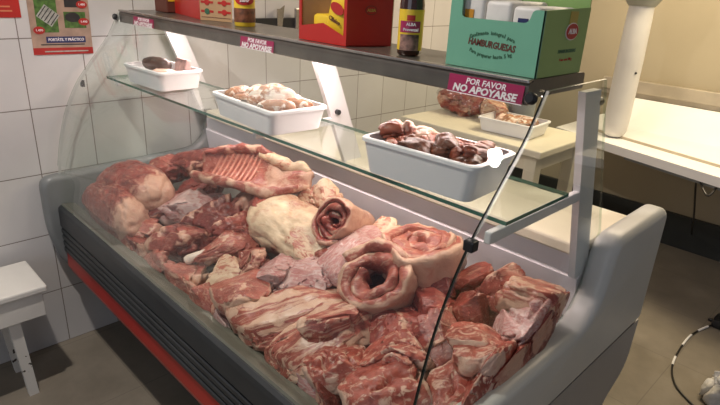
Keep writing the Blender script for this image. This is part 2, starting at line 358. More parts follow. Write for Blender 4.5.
# side panes
side = gp[::1][:-6] + [(.66, .765), (1.19, .772), (1.252, .86), (1.285, .968), (1.135, 1.34)]
for x in (1.815, .044):
    bm = B(); prism(bm, side, x, x + .006, mi=1)
    obj('side_glass', bm, [M['glass'], M['paleedge']], case)
# clamps that hold the panes
for (x, y, z) in ((1.797, .893, 1.322), (.062, .893, 1.324)):
    bm = B(); mt = frame((x, y, z), (1, 0, 0), (0, -1, .25)); lathe(bm, [(.011, 0), (.011, .008), (.008, .012)], (0, 0, 0), 20); bmesh.ops.transform(bm, matrix=mt, verts=bm.verts); obj('glass_knob', bm, M['dark'], case, True)
bm = B(); box(bm, (1.806, .722, 1.088), (1.826, .742, 1.108), .003); obj('glass_clip', bm, M['dark'], case); bm = B(); box(bm, (.038, .74, 1.075), (.056, .752, 1.10), .002); obj('glass_clip', bm, M['dark'], case)
# signs on the counter front
for (x0, x1, lab, th) in ((1.612, 1.776, 'magenta please-do-not-lean sign at near end', .034), (.885, 1.04, 'magenta please-do-not-lean sign at middle, washed pale', .030), (.195, .352, 'magenta please-do-not-lean sign at far end', .030)):
    mid = (x0 + x1) / 2; mt = frame((mid, .9005, 1.3225 if th > .03 else 1.322), (1, 0, 0), (0, -1, .12))
    bm = B(); plate(bm, mt, x1 - x0, th, .0015); s = obj('counter_sign', bm, M['magenta'], case); s['label'] = lab
    bm = B(); plate(bm, mt @ Matrix.Translation((0, -th / 2 + .0008, .0003)), x1 - x0, .0016, .0016); obj('sign_border', bm, M['ink'], s)
    text('sign_text', 'POR FAVOR', .0155, mt @ Matrix.Translation((.002, .0078, .0018)), M['ink'], s, .0003, .15, sx=1.05)
    text('sign_text', 'NO APOYARSE', .0185, mt @ Matrix.Translation((0, -.0070, .0018)), M['ink'], s, .0007, .15, sx=1.12)

# ------------------------------------------------------------------ posters on the tiled wall
def wallm(y, z, d=.001): return frame((d, y, z), (0, 1, 0), (1, 0, 0))
po = empty('wall_poster', (0, .715, 1.19), 'large brown grill poster with photos and red foot band on tiled wall', 'poster')
bm = B(); plate(bm, wallm(.715, 1.325) @ Matrix.Rotation(R(-1), 4, 'Z'), .205, .27, .001); obj('poster_sheet', bm, M['poster'], po)
W = wallm(.715, 1.325, .0021) @ Matrix.Rotation(R(-1), 4, 'Z')
def pp(name, x, y, w, h, m, d=0): bm = B(); plate(bm, W @ Matrix.Translation((x, y, d)), w, h); return obj(name, bm, M[m], po)
pp('red_foot', 0, -.123, .205, .024, 'inkred'); pp('navy_strip', .012, -.083, .135, .022, 'inkblue')
ph = pp('grill_photo', -.045, .005, .072, .125, 'inkleaf')
bm = B(); mm = W @ Matrix.Translation((-.04, 0, .0007)) @ Matrix.Rotation(R(-38), 4, 'Z')
plate(bm, mm, .06, .05); obj('grill_plate', bm, M['inkgrey'], ph)
bm = B()
for k in range(5): plate(bm, mm @ Matrix.Translation((-.024 + k * .012, 0, .0007)), .003, .046)
obj('grill_bars', bm, M['inkdark'], ph)
pp('grill_photo', .048, .055, .058, .05, 'inkdark'); q = pp('grill_photo', .05, -.014, .075, .056, 'inkleaf')
bm = B(); ellipse(bm, W @ Matrix.Translation((.042, -.005, .0007)), .026, .017); obj('grill_plate', bm, M['inkdark'], q)
for (x, y) in ((-.075, -.05), (.078, .04), (.08, -.02)):
    bm = B(); ellipse(bm, W @ Matrix.Translation((x, y, .0014)), .019, .013); d = obj('price_badge', bm, M['inkred'], po)
    text('price_text', '1.490', .011, W @ Matrix.Translation((x, y, .0025)), M['ink'], d, .0002)
pp('navy_tag', -.055, .058, .05, .011, 'inkblue', .0008)
text('poster_text', 'PORTÁTIL Y PRÁCTICO', .0135, W @ Matrix.Translation((.012, -.083, .001)), M['ink'], po, .0004, .1, sx=.86)
pp('fine_print', 0, -.1, .15, .004, 'inkdark'); pp('fine_print', .01, -.124, .15, .004, 'inkgrey', .0008)
p2 = empty('wall_poster', (0, .52, 1.32), 'plain red poster cut off by left edge, above the white stool', 'poster')
bm = B(); plate(bm, wallm(.49, 1.42), .20, .20, .001); obj('poster_sheet', bm, M['inkred'], p2)
bm = B(); plate(bm, wallm(.50, 1.342, .0021), .13, .005); plate(bm, wallm(.49, 1.356, .0021), .14, .005); obj('fine_print', bm, pbr('orange_print_small', (.6, .2, .1)), p2)

# knife bar on the tiled wall behind the counter
kb = empty('knife_bar', (0, 1.64, 1.27), 'black bar on tiled wall behind the yellow seasoning jar', 'knife rack')
bm = B(); prism(bm, [(1.51, 1.288), (1.52, 1.31), (1.775, 1.31), (1.775, 1.262), (1.62, 1.276)], .001, .03); obj('bar', bm, M['dark'], kb)
kn = empty('cleaver', (.04, 1.67, 1.27), 'grey steel blade standing in front of the black wall bar', 'knife')
bm = B(); prism(bm, [(1.655, 1.272), (1.655, 1.352), (1.672, 1.352), (1.698, 1.368), (1.684, 1.272)], .031, .036); obj('blade', bm, M['steel'], kn)
bm = B(); prism(bm, [(1.66, 1.20), (1.66, 1.274), (1.68, 1.274), (1.68, 1.20)], .030, .046); obj('handle', bm, M['dark'], kn)
k2 = empty('sharpening_steel', (.04, 1.77, 1.26), 'grey upright steel at the right end of the black wall bar', 'knife sharpener')
bm = B(); box(bm, (.031, 1.757, 1.25), (.045, 1.785, 1.355), .003); obj('rod', bm, M['steel'], k2)
bm = B(); box(bm, (.030, 1.755, 1.18), (.046, 1.787, 1.252), .003); obj('handle', bm, M['dark'], k2)

# ------------------------------------------------------------------ packs on the counter
ZT = 1.351
def carton(x0, y0, w, d, h, rz, name, label, mats):
    e = empty(name, (x0, y0, ZT), label, 'box', rz=rz); return e
# dark seasoning pack at the far end
e = empty('seasoning_pack', (.19, 1.035, ZT), 'small dark brown and yellow pack at the far end of counter', 'packet')
bm = B(); box(bm, (.15, 1.005, ZT), (.245, 1.055, ZT + .10), .004); obj('carton', bm, M['inkbrown'], e)
bm = B(); box(bm, (.16, 1.0035, ZT + .045), (.215, 1.0045, ZT + .085)); obj('label_patch', bm, M['yellow'], e); bm = B(); box(bm, (.2455, 1.012, ZT + .04), (.2465, 1.05, ZT + .08)); obj('label_patch', bm, M['yellow'], e)
# red and kraft carton
def carton_stack():
    e = empty('spice_carton', (.5, 1.03, ZT), 'low red-sided carton with two rows of red logos on its kraft end, lower of stack', 'box')
    a = Vector((.533, .977, 0)); u = Vector((-.335, .072, 0)); u.normalize(); v = Vector((.121, .046, 0)).normalized()
    n = Vector((0, 0, 1))
    def bx(L, Wd, z0, z1, m): 
        P = [a, a + u * L, a + u * L + v * Wd, a + v * Wd]; bm = B(); prism(bm, [(p.x, p.y) for p in P], z0, z1, axis=2); return bm
    o = obj('carton', bx(.33, .128, ZT, ZT + .075, 0), M['kraft'], e)
    fm = frame(a + u * .165 + Vector((0, 0, ZT + .0375)), u * -1, u.cross(n)); 
    nrm = fm.col[2].to_3d(); 
    if nrm.y > 0: fm = frame(a + u * .165 + Vector((0, 0, ZT + .0375)), u, n.cross(u)); 
    bm = B(); plate(bm, frame(a + u * .165 + Vector((0, 0, ZT + .0375)), u * -1, (u * -1).cross(n)), .33, .075, .001); obj('red_side', bm, M['boxred'], e)
    em = frame(a + v * .064 + Vector((0, 0, ZT + .0375)), v, v.cross(n))
    for r_, z_ in ((0, .019), (1, -.009)):
        for c_, x_ in ((0, -.034), (1, .034)):
            bm = B(); mm = em @ Matrix.Translation((x_, z_, .0003)); plate(bm, mm, .05, .007); l = obj('logo', bm, M['inkred'], e)
            bm = B(); ellipse(bm, mm @ Matrix.Translation((.0 if c_ == 0 else .0, 0, .0007)), .010, .009); obj('logo_disc', bm, M['inkgreen'] if (r_ == 1 and c_ == 0) else M['inkred'], l)
    bm = B(); plate(bm, em @ Matrix.Translation((0, -.027, .0003)), .115, .0014); obj('print_line', bm, M['inkbrown'], e)
    e2 = empty('spice_carton', (.5, 1.03, ZT + .075), 'dark-topped red carton stacked on the low kraft-ended carton', 'box')
    z = ZT + .0762
    P = [a, a + u * .33, a + u * .33 + v * .128, a + v * .128]; bm = B(); prism(bm, [(p.x, p.y) for p in P], z, z + .07, axis=2); obj('carton', bm, M['kraft'], e2)
    zz = Vector((0, 0, z + .035)); bm = B(); plate(bm, frame(a + u * .165 + zz, u * -1, (u * -1).cross(n)), .33, .07, .001); s = obj('red_side', bm, M['boxred'], e2)
    bm = B(); plate(bm, frame(a + u * .12 + zz - Vector((0, 0, .012)), u * -1, (u * -1).cross(n)) @ Matrix.Translation((0, 0, .001)), .16, .035, .0006); obj('dark_panel', bm, M['inkdark'], s)
    em = frame(a + v * .064 + zz, v, v.cross(n))
    for x_ in (-.034, .034):
        bm = B(); mm = em @ Matrix.Translation((x_, -.012, .0003)); plate(bm, mm, .05, .007); l = obj('logo', bm, M['inkred'], e2)
        bm = B(); ellipse(bm, mm @ Matrix.Translation((0, 0, .0007)), .010, .009); obj('logo_disc', bm, M['inkred'], l)
carton_stack()
# yellow jar
def jar():
    x, y = .765, .995
    e = empty('seasoning_jar', (x, y, ZT), 'tall yellow seasoning jar with red label beside the kraft-ended cartons', 'jar')
    r = .031
    bm = B(); lathe(bm, [(r - .002, 0), (r, .003), (r, .045), (r, .145), (r - .006, .155)], (x, y, ZT)); obj('body', bm, M['yellow'], e, True)
    bm = B(); lathe(bm, [(r + .0004, .012), (r + .0008, .014), (r + .0008, .05), (r + .0004, .052)], (x, y, ZT)); obj('dark_label', bm, pbr('brown_food_print', (.17, .06, .025), var=.7, scale=60), e, True)
    d = Vector((CAM.x - x, CAM.y - y, 0)).normalized()
    for dz, a, b in ((.074, .030, .013), (.115, .024, .012)):
        mt = frame((x + d.x * (r - .001), y + d.y * (r - .001), ZT + dz), Vector((0, 0, 1)).cross(d), d)
        bm = B()
        for k in range(13):
            t = -1 + k / 6.0 + 1e-6
        ang = math.atan2(d.y, d.x); vs = []
        n = 14
        top = []; bot = []
        for k in range(n + 1):
            s_ = -1 + 2 * k / n; al = ang + s_ * a / r; h = b * math.sqrt(max(.02, 1 - s_ * s_))
            top.append(bm.verts.new((x + (r + .0015) * math.cos(al), y + (r + .0015) * math.sin(al), ZT + dz + h))); bot.append(bm.verts.new((x + (r + .0015) * math.cos(al), y + (r + .0015) * math.sin(al), ZT + dz - h)))
        for k in range(n): bm.faces.new((top[k], top[k + 1], bot[k + 1], bot[k]))
        l = obj('red_label', bm, M['inkred'], e)
        text('label_text', 'Sabor' if dz < .1 else 'ALBA', .012, mt @ Matrix.Translation((0, 0, .0035)), M['ink'], l, .0003)
jar()
# red display box with window
def redbox():
    e = empty('display_carton', (1.19, .99, ZT), 'bright red open-fronted carton holding yellow sachets, behind middle sign', 'box')
    a = Vector((1.105, .932, ZT)); b = Vector((1.283, .930, ZT)); u = (b - a).normalized(); v = Vector((.041, .111, 0)).normalized(); n = Vector((0, 0, 1)); Wd = (b - a).length; D = .118; H = .21; t = .003
    def quad(p, q, s, th):            # a board spanned by p->q and height
        pass
    fm = frame(a, u, n.cross(u) * 1); fm = Matrix(((u.x, 0, -0, a.x), (u.y, 0, -1, a.y), (0, 1, 0, a.z), (0, 0, 0, 1)))   # local x along front, y up, z towards customers
    def board(pts, m, name, th=.003, mt=fm):
        bm = B(); vs = prism(bm, pts, -th, 0, axis=2); bmesh.ops.transform(bm, matrix=mt, verts=vs); return obj(name, bm, M[m], e)
    # front: frame round a window with a zigzag sill
    sill = [(0, 0), (Wd, 0), (Wd, .036), (Wd - .010, .022), (Wd * .52, .046), (.010, .034), (0, .036)]
    board(sill, 'boxred', 'front_sill'); board([(0, .036), (.010, .034), (.010, H - .02), (0, H - .02)], 'boxred', 'front_side'); board([(Wd - .010, .0221), (Wd, .036), (Wd, H - .02), (Wd - .010, H - .02)], 'boxred', 'front_side'); board([(0, H - .02), (Wd, H - .02), (Wd, H), (0, H)], 'boxred', 'front_top')
    sm = Matrix(((v.x, 0, v.y, b.x), (v.y, 0, -v.x, b.y), (0, 1, 0, b.z), (0, 0, 0, 1)))
    board([(0, 0), (D, 0), (D, H), (0, H)], 'boxred', 'end_board', mt=sm)
    sm2 = sm.copy(); sm2.translation = a + Vector((.003, 0, 0)); board([(.003, 0), (D, 0), (D, H), (.003, H)], 'boxred', 'end_board', mt=sm2)
    sm3 = sm.copy(); sm3.translation = a + Vector((.0045, 0, 0)); board([(.004, .003), (D - .004, .003), (D - .004, H), (.004, H)], 'kraftin', 'inside_lining', mt=sm3, th=.001)
    bk = fm.copy(); bk.translation = a + v * D; board([(0, 0), (Wd, 0), (Wd, H), (0, H)], 'kraftin', 'back_board', mt=bk)
    P = [a + v * .004, b + v * .004, b + v * (D - .004), a + v * (D - .004)]; bm = B(); prism(bm, [(p.x, p.y) for p in P], ZT, ZT + .003, axis=2); obj('bottom_board', bm, M['boxred'], e)
    # logo on the end
    lm = sm @ Matrix.Translation((D * .52, .082, .0003)); bm = B(); ellipse(bm, lm, .015, .0105); l = obj('oval_logo', bm, M['inkbrown'], e)
    bm = B(); ellipse(bm, lm @ Matrix.Translation((0, 0, .0008)), .0135, .009); obj('logo_field', bm, M['inkred'], l)
    text('logo_text', 'ALBA', .009, lm @ Matrix.Translation((0, 0, .002)), M['gold'], l, .0002)
    # sachets inside, leaning
    for i, (ox, oy, tl, hh) in enumerate(((.098, .022, -18, .12), (.09, .045, -20, .125), (.085, .07, -8, .12))):
        s = empty('sachet', a + u * ox + v * oy + Vector((0, 0, .004)), ['yellow condiment sachet leaning in red carton, in front', 'yellow condiment sachet in red carton, second from front', 'yellow condiment sachet at the back of red carton'][i], 'sachet', 'sachets in the red carton')
        mt = Matrix.Translation(a + u * ox + v * oy + Vector((0, 0, .006))) @ Matrix(((u.x, 0, 0, 0), (u.y, 0, -1, 0), (0, 1, 0, 0), (0, 0, 0, 1))) @ Matrix.Rotation(R(tl), 4, 'Z')
        bm = B(); w_ = .068
        g = bmesh.ops.create_grid(bm, x_segments=8, y_segments=10, size=.5)
        for vv in bm.verts:
            X, Y = vv.co.x, vv.co.y; q = max(0, (1 - (2 * X) ** 2)) * max(0, 1 - (2 * Y) ** 2)
            vv.co = Vector((X * w_, (Y + .5) * hh, .008 * q))
        top = bm.verts[:]; ret = bmesh.ops.duplicate(bm, geom=bm.faces[:] + bm.verts[:] + bm.edges[:])
        for vv in [x for x in ret['geom'] if isinstance(x, bmesh.types.BMVert)]: vv.co.z = -vv.co.z - .0006
        bmesh.ops.transform(bm, matrix=mt, verts=bm.verts); obj('pouch', bm, M['yellow'], s, True)
        bm = B(); ellipse(bm, mt @ Matrix.Translation((0, hh * .66, .0085)), .024, .013); l = obj('pouch_label', bm, M['inkred'], s)
        text('pouch_text', 'Clásico', .014, mt @ Matrix.Translation((0, hh * .42, .0088)), M['inkbrown'], s, .0003)
        bm = B(); plate(bm, mt @ Matrix.Translation((0, hh * .18, .0062)), .05, .012); obj('pouch_print', bm, M['inkgold'], s)
    for k, (ox, oy) in enumerate(((.045, .05),)):
        s = empty('sachet', a + u * ox + v * oy + Vector((0, 0, .004)), 'small yellow sachet lying low in red carton', 'sachet', 'sachets in the red carton')
        bm = B(); box(bm, (-.028, -.03, 0), (.028, .03, .06), .008, Matrix.Translation(a + u * ox + v * oy + Vector((0, 0, .004)))); obj('pouch', bm, M['yellow'], s, True)
redbox()
# sauce bottle
def bottle():
    x, y = 1.455, .958
    e = empty('sauce_bottle', (x, y, ZT), 'dark sauce bottle with yellow and magenta label between red and green cartons', 'bottle')
    r = .0262
    bm = B(); lathe(bm, [(r - .004, 0), (r, .005), (r, .105), (r - .003, .125), (.015, .165), (.012, .20), (.012, .215)], (x, y, ZT)); obj('bottle_body', bm, M['sauce'], e, True)
    bm = B(); lathe(bm, [(.0145, .205), (.015, .207), (.015, .228), (.013, .23)], (x, y, ZT)); obj('cap', bm, M['inkred'], e, True)
    def wrap(z0, z1, a0, a1, rr, m, name, par, n=16):
        bm = B(); ang = math.atan2(CAM.y - y, CAM.x - x); A = []; Z = []
        for k in range(n + 1):
            al = ang + a0 + (a1 - a0) * k / n
            A.append(bm.verts.new((x + rr * math.cos(al), y + rr * math.sin(al), ZT + z0))); Z.append(bm.verts.new((x + rr * math.cos(al), y + rr * math.sin(al), ZT + z1)))
        for k in range(n): bm.faces.new((A[k], A[k + 1], Z[k + 1], Z[k]))
        return obj(name, bm, m, par, True)
    l = wrap(.012, .095, -2.4, 2.4, r + .0006, M['yellow'], 'label_sheet', e, 30)
    wrap(.012, .045, -.9, .75, r + .0010, pbr('food_print', (.23, .13, .10), var=.8, scale=70), 'food_picture', l)
    wrap(.049, .072, -.95, .8, r + .0012, M['magenta'], 'magenta_band', l)
    wrap(.073, .084, -.35, .3, r + .0012, M['inkred'], 'small_logo', l)
    d = Vector((CAM.x - x, CAM.y - y, 0)).normalized()
    text('label_text', 'ALBA', .0085, frame((x + d.x * (r + .003), y + d.y * (r + .003), ZT + .0655), Vector((0, 0, 1)).cross(d), d), M['ink'], l, .0003)
    text('label_text', 'Provenzal', .0082, frame((x + d.x * (r + .003), y + d.y * (r + .003), ZT + .055), Vector((0, 0, 1)).cross(d), d), M['ink'], l, .0003)
bottle()
# green carton
def greenbox():
    e = empty('display_carton', (1.68, 1.02, ZT), 'teal and green hamburger condiment carton with white packs showing, at near end', 'box')
    x0, x1, y0, y1, H = 1.580, 1.780, .926, 1.095, .20
    fm = Matrix(((1, 0, 0, x0), (0, 0, -1, y0), (0, 1, 0, ZT), (0, 0, 0, 1))); W_ = x1 - x0
    def board(pts, m, name, mt=fm, th=.003):
        bm = B(); vs = prism(bm, pts, -th, 0, axis=2); bmesh.ops.transform(bm, matrix=mt, verts=vs); return obj(name, bm, M[m], e)
    cut = rnd([(.0, 0), (W_, 0), (W_, .114), (W_ - .024, .114), (W_ - .03, .091), (.027, .091), (.025, .20), (0, .20)], [0, 0, 0, .008, .012, .01, 0, 0])
    f = board(cut, 'green', 'front_board')
    sm = Matrix(((0, 0, 1, x1), (1, 0, 0, y0), (0, 1, 0, ZT), (0, 0, 0, 1)))
    board([(.0, 0), (y1 - y0, 0), (y1 - y0, .120), (0.0, .114)], 'green2', 'end_board', sm)
    sm2 = sm.copy(); sm2.translation.x = x0 + .003; board([(.003, 0), (y1 - y0, 0), (y1 - y0, H), (.003, H)], 'green', 'end_board', sm2)
    bk = fm.copy(); bk.translation.y = y1; board([(.003, 0), (W_ - .003, 0), (W_ - .003, .14), (.003, .14)], 'green2', 'back_board', bk)
    bm = B(); box(bm, (x0 + .003, y0 + .003, ZT), (x1 - .003, y1 - .003, ZT + .003)); obj('bottom_board', bm, M['green2'], e)
    def T(x, y, d=.0004): return fm @ Matrix.Translation((x, y, d))
    text('carton_text', 'HAMBURGUESAS', .0165, T(.10, .047) @ Matrix.Rotation(R(-3), 4, 'Z'), M['inkbrown'], f, .0005, .1, sx=.82)
    for s, cy, rr, sgn in (('Condimento integral para', -.06, .128, 1), ('Rendimiento para 5 Kg', .165, .137, -1)):
        n = len(s); 
        for i, ch in enumerate(s):
            pass
    # curved lines of small letters
    def arc(s, cx, cy, rr, span, up):
        objs = []
        for i, ch in enumerate(s):
            if ch == ' ': continue
            q = (i / (len(s) - 1) - .5) * span
            if up: p = (cx + rr * math.sin(q), cy + rr * math.cos(q)); ro = -q
            else: p = (cx + rr * math.sin(q), cy - rr * math.cos(q)); ro = q
            objs.append((ch, p, ro))
        bmx = B()
        for ch, p, ro in objs:
            cu = bpy.data.curves.new('t', 'FONT'); cu.body = ch; cu.size = .0095; cu.extrude = .0004; cu.offset = .0002; cu.align_x = 'CENTER'; cu.align_y = 'CENTER'; cu.resolution_u = 1
            t = bpy.data.objects.new('t', cu); COL.objects.link(t)
            me = bpy.data.meshes.new_from_object(t.evaluated_get(bpy.context.evaluated_depsgraph_get())); bpy.data.objects.remove(t); bpy.data.curves.remove(cu)
            me.transform(T(*p) @ Matrix.Rotation(ro, 4, 'Z')); bmx.from_mesh(me); bpy.data.meshes.remove(me)
        me = bpy.data.meshes.new('carton_text'); bmx.to_mesh(me); bmx.free(); link('carton_text', me, M['inkgreen'], f)
    arc('Condimento integral para', .10, -.052, .120, .80, True); arc('Para preparar hasta 5 kg', .10, .150, .124, .72, False)
    # end print
    def S(y, z, d=.0004): return sm @ Matrix.Translation((y, z, d))
    bm = B(); plate(bm, S(.105, .098), .03, .03); obj('gold_stripe', bm, M['gold'], e)
    bm = B(); ellipse(bm, S(.105, .078, .0006), .0245, .0155); l = obj('oval_logo', bm, M['ink'], e)
    bm = B(); ellipse(bm, S(.105, .078, .0016), .0225, .0138); obj('logo_field', bm, M['inkred'], l); text('logo_text', 'ALBA', .013, S(.105, .078, .0028), M['ink'], l, .0003)
    text('end_text', 'HAMBURGUESAS', .009, S(.1, .043), M['inkgreen'], e, .0001); text('end_text', 'Cont. neto 500 g', .007, S(.1, .028), M['inkred'], e, 0)
    for i in range(3):
        xx = x0 + .012 + i * .058
        s = empty('condiment_pack', (xx + .028, 1.0, ZT + .003), ['white condiment pack with orange square, left in the green carton', 'white condiment pack in the middle of the green carton', 'white condiment pack with blue mark, right in the green carton'][i], 'packet', 'white packs in the green carton')
        bm = B(); box(bm, (xx, y0 + .012, ZT + .003), (xx + .055, y1 - .02, ZT + .13 - i * .006), .008, seg=3); obj('pouch', bm, M['bag'], s, True)
        if i != 1:
            bm = B(); box(bm, (xx + .014, y0 + .0105, ZT + .088), (xx + .034, y0 + .0118, ZT + (.106 if i == 0 else .098))); obj('pouch_mark', bm, M['inkgold'] if i == 0 else M['inkblue'], s)
greenbox()

# ------------------------------------------------------------------ meat
def set_fat(me, vals):
    a = me.attributes.new('fat', 'FLOAT', 'POINT')
    for i, v in enumerate(vals): a.data[i].value = v
def nzv(p, s, sc): return noise.noise(Vector(p) * sc + Vector((s * 3.17, s * 7.3, s * 1.9)))
def chunk(L, w, t, seed, n=2.6, lump=.22, crease=.14, sub=4, fat=None, bend=0, taper=0, cuts=4, rim=.8):
    if sub == 4 and L > .09: sub = 5
    rg = random.Random(seed * 7 + 1)
    bm = B(); bmesh.ops.create_icosphere(bm, subdivisions=sub, radius=1)
    hx, hy, hz = L / 2, w / 2, t / 2; k = min(hx, hy, hz * 1.6); info = []
    for v in bm.verts:
        a, b, c = v.co
        r = (abs(a) ** n + abs(b) ** n + abs(c) ** n) ** (-1 / n)
        p = Vector((a * r * hx, b * r * hy, c * r * hz))
        n1 = nzv(p, seed, 11); n2 = nzv(p, seed + 5, 27); n3 = nzv(p, seed + 9, 14); n4 = nzv(p, seed + 13, 60); n5 = nzv((p.x * .5, p.y * 1.6, p.z * 1.6), seed + 17, 30)
        d = k * (lump * 1.5 * n1 + lump * .6 * n2 + lump * .25 * n4 - crease * .8 * max(0, 1 - abs(n5) / .10) - crease * 2.2 * max(0, 1 - abs(n3) / .14) ** 1.5)
        p2 = p + Vector((a / hx, b / hy, c / hz)).normalized() * d
        info.append([p2, a * r, b * r, c * r, n1, 0.0])
    for j in range(cuts):                    # flat faces left by the knife
        al = rg.uniform(0, 6.28); el = rg.uniform(.35, 1.35)
        dn = Vector((math.cos(al) * math.cos(el) / hx, math.sin(al) * math.cos(el) / hy, math.sin(el) / hz)).normalized()
        top = max(q[0].dot(dn) for q in info); dd = top * rg.uniform(.52, .78); rm = rim * rg.choice((0, .6, 1))
        for q in info:
            e = q[0].dot(dn) - dd + .004 * nzv(q[0], seed + j * 3, 25)
            if e > 0: q[0] = q[0] - dn * e * .94; q[5] -= .35
            elif e > -.2 * top: q[5] += rm * (1 + e / (.2 * top)) * .75
    vals = []
    for v, (p2, x, y, z, n1, cf) in zip(bm.verts, info):
        u = x; p2 = p2.copy()
        p2.y *= 1 - taper * .5 * (u + 1); p2.z *= 1 - taper * .4 * (u + 1)
        if bend: p2.z -= bend * (u * u) * hx
        v.co = p2; f = 0
        for ff in (fat or '').split('+'):
            if ff == 'end': g = (x - .35) * 2.0
            elif ff == 'end0': g = (-x - .35) * 2.0
            elif ff == 'rim': g = (max(abs(y), abs(x) * .96) - .80) * 6
            elif ff == 'side': g = (-y - .25) * 1.8 + .3
            elif ff == 'back': g = (y - .25) * 1.8 + .3
            elif ff == 'top': g = .35 + .6 * z + n1 * 1.0
            elif ff == 'patch': g = .32 + n1 * 1.5
            elif ff == 'some': g = .0 + n1 * 1.5
            elif ff == 'slabfat': g = .62 + n1 * 1.1 - .5 * max(0, y - .3)
            elif ff == 'bands': g = .45 + .8 * math.sin(y * 6.5 + n1 * 3 + seed)
            elif ff == 'edge1': g = (-y - .78) * 5
            elif ff == 'edges': g = (abs(y) - .72) * 5
            elif ff == 'all': g = .75 + n1 * .6
            elif ff == 'eye': g = .9 - abs(((x + .15) / .42) ** 2 + (y / .5) ** 2 - 1) * 2.2
            else: g = 0
            f = max(f, g)
        vals.append(min(1, max(0, f + cf)))
    me = bpy.data.meshes.new('m'); bm.to_mesh(me); bm.free(); set_fat(me, vals)
    return me
def heap(px, py, lift=0):
    d = ray(px, py); k = .33; z0 = .668 + lift
    t = (z0 + k * (CAM.y - .6) - CAM.z) / (d.z - k * d.y); return CAM + d * t
HN = Vector((0, -.313, .95))
def bone(par, p0, p1, r0, r1, name='bone', world=False):
    bm = B(); P = [Vector(p0).lerp(Vector(p1), k / 8) for k in range(9)]
    tube(bm, P, [r0 * .72] + [r0 + (r1 - r0) * k / 8 for k in range(1, 8)] + [r1 * .72], 12)
    o = obj(name, bm, M['bone'], par, True, world=False); o['label'] = 'pale bone end'; return o
GROUP = None
SEED = [3]
GZ = sorted((z, y) for y, z in GL)
def front(z):
    if z <= GZ[0][0]: return .618
    for (z0, y0), (z1, y1) in zip(GZ, GZ[1:]):
        if z <= z1: return max(.618 - .5 * max(0, z - .66), y0 + (y1 - y0) * (z - z0) / (z1 - z0))
    return GZ[-1][1]
def inside(me, mt):                       # meat presses flat on the glass, the deck, the end panels and the white back wall
    inv = mt.inverted()
    for v in me.vertices:
        w = mt @ v.co; o = w.copy()
        sf = lambda t, k: k * (1 - math.exp(-t / k))
        fy = front(w.z) + .012; k = .055
        if w.y < fy + k: w.y = fy + k - sf(fy + k - w.y, k)
        if w.z < .95 and w.y > 1.16: w.y = 1.16 + sf(w.y - 1.16, .062)
        if w.x > 1.80: w.x = 1.80 + sf(w.x - 1.80, .055)
        if w.x < .12: w.x = .12 - sf(.12 - w.x, .04)
        dz = .604 + (w.y - .668) * .234
        if w.z < dz: w.z = dz
        if w != o: v.co = inv @ w
    return mt
def place(me, name, label, mat, p1, p2, t, lift=0, roll=0, pitch=0, sink=.35):
    a = heap(*p1, lift); b = heap(*p2, lift); mid = (a + b) / 2 - HN * (t * sink)
    mt = frame(mid, b - a, HN) @ Matrix.Rotation(R(roll), 4, 'X') @ Matrix.Rotation(R(pitch), 4, 'Y')
    me.name = name
    o = link(name, me, MEAT[mat], smooth=True); o.matrix_basis = inside(me, mt)
    return tag(o, label, 'meat')
def meat(name, label, mat, p1, p2, w, t, lift=0, roll=0, pitch=0, ext=1.0, **kw):
    SEED[0] += 1; L = (heap(*p1) - heap(*p2)).length * ext * 1.14; w *= 1.16; t *= 1.12
    me = chunk(L, w, t, kw.pop('seed', SEED[0]), **kw)
    o = place(me, name, label, mat, p1, p2, t, lift, roll, pitch); o_L = L
    return o, L
# --- far end
meat('pork_leg', 'large round pork leg with pale fat lower edge at the far glass corner', 'red', (86, 186), (122, 208), .19, .17, .075, n=2.2, lump=.07, crease=.05, fat='end', ext=1.1, cuts=0)
meat('pork_leg', 'smooth rounded leg with cream fat cap, behind the large leg by far end', 'red', (106, 168), (152, 180), .17, .16, .10, n=2.2, lump=.07, crease=.04, fat='end', ext=1.05, cuts=0)
meat('meat_chunk', 'dull red chunk at the far back corner, left of the ribs', 'red', (142, 160), (178, 156), .12, .12, .05, fat='some')
meat('meat_chunk', 'dark red strip lying just left of the lamb ribs spine', 'deep', (168, 152), (210, 152), .13, .10, .05, fat='some')
meat('meat_chunk', 'dark muscle with silver skin between far leg and net-fat shank', 'deep', (128, 206), (178, 188), .13, .13, .03, fat='some')
meat('meat_shank', 'shank covered with white lacy net fat in front of the ribs', 'lav', (160, 196), (222, 196), .13, .13, .035, fat='patch', n=2.2, taper=.3)
meat('meat_chunk', 'dark red chunk tucked under the left rim of the ribs', 'deep', (178, 178), (212, 172), .12, .12, .03)
meat('meat_chunk', 'pale pink flap below the large far leg', 'pink', (112, 214), (148, 222), .12, .10, .015, fat='patch')
# --- middle left
meat('meat_chunk', 'small chunk with white fat dots against front glass, nearest the far leg', 'red', (116, 230), (146, 240), .13, .13, .0, fat='some+end')
meat('meat_chunk', 'little pinkish chunk at front glass, second from far leg', 'pink', (134, 250), (164, 256), .12, .11, -.005, fat='some')
meat('ham_piece', 'thick ham piece with bright red cut face beside the bone-tipped shank', 'red', (156, 228), (204, 230), .15, .15, .02, fat='end0+some', n=3)
meat('meat_chunk', 'rounded chunk with cream fat right side at front glass', 'pink', (152, 270), (196, 278), .14, .15, .0, fat='end+some', n=2.4)
o, L = meat('meat_shank', 'tapered pink shank with a white bone tip pointing left', 'pink', (252, 226), (186, 247), .14, .11, .04, n=2.3, taper=.62, lump=.1, fat='patch')
bone(o, (L * .12, 0, .0), (L * .50, .002, -.002), .013, .016)
meat('meat_chunk', 'rough dark red trimming pile below the net-fat shank', 'deep', (180, 212), (246, 208), .17, .13, .035, lump=.34, crease=.22, fat='some')
meat('meat_chunk', 'ragged red chunk above the pink bone-tipped shank', 'red', (214, 222), (262, 220), .15, .12, .035, lump=.34, crease=.2, fat='some')
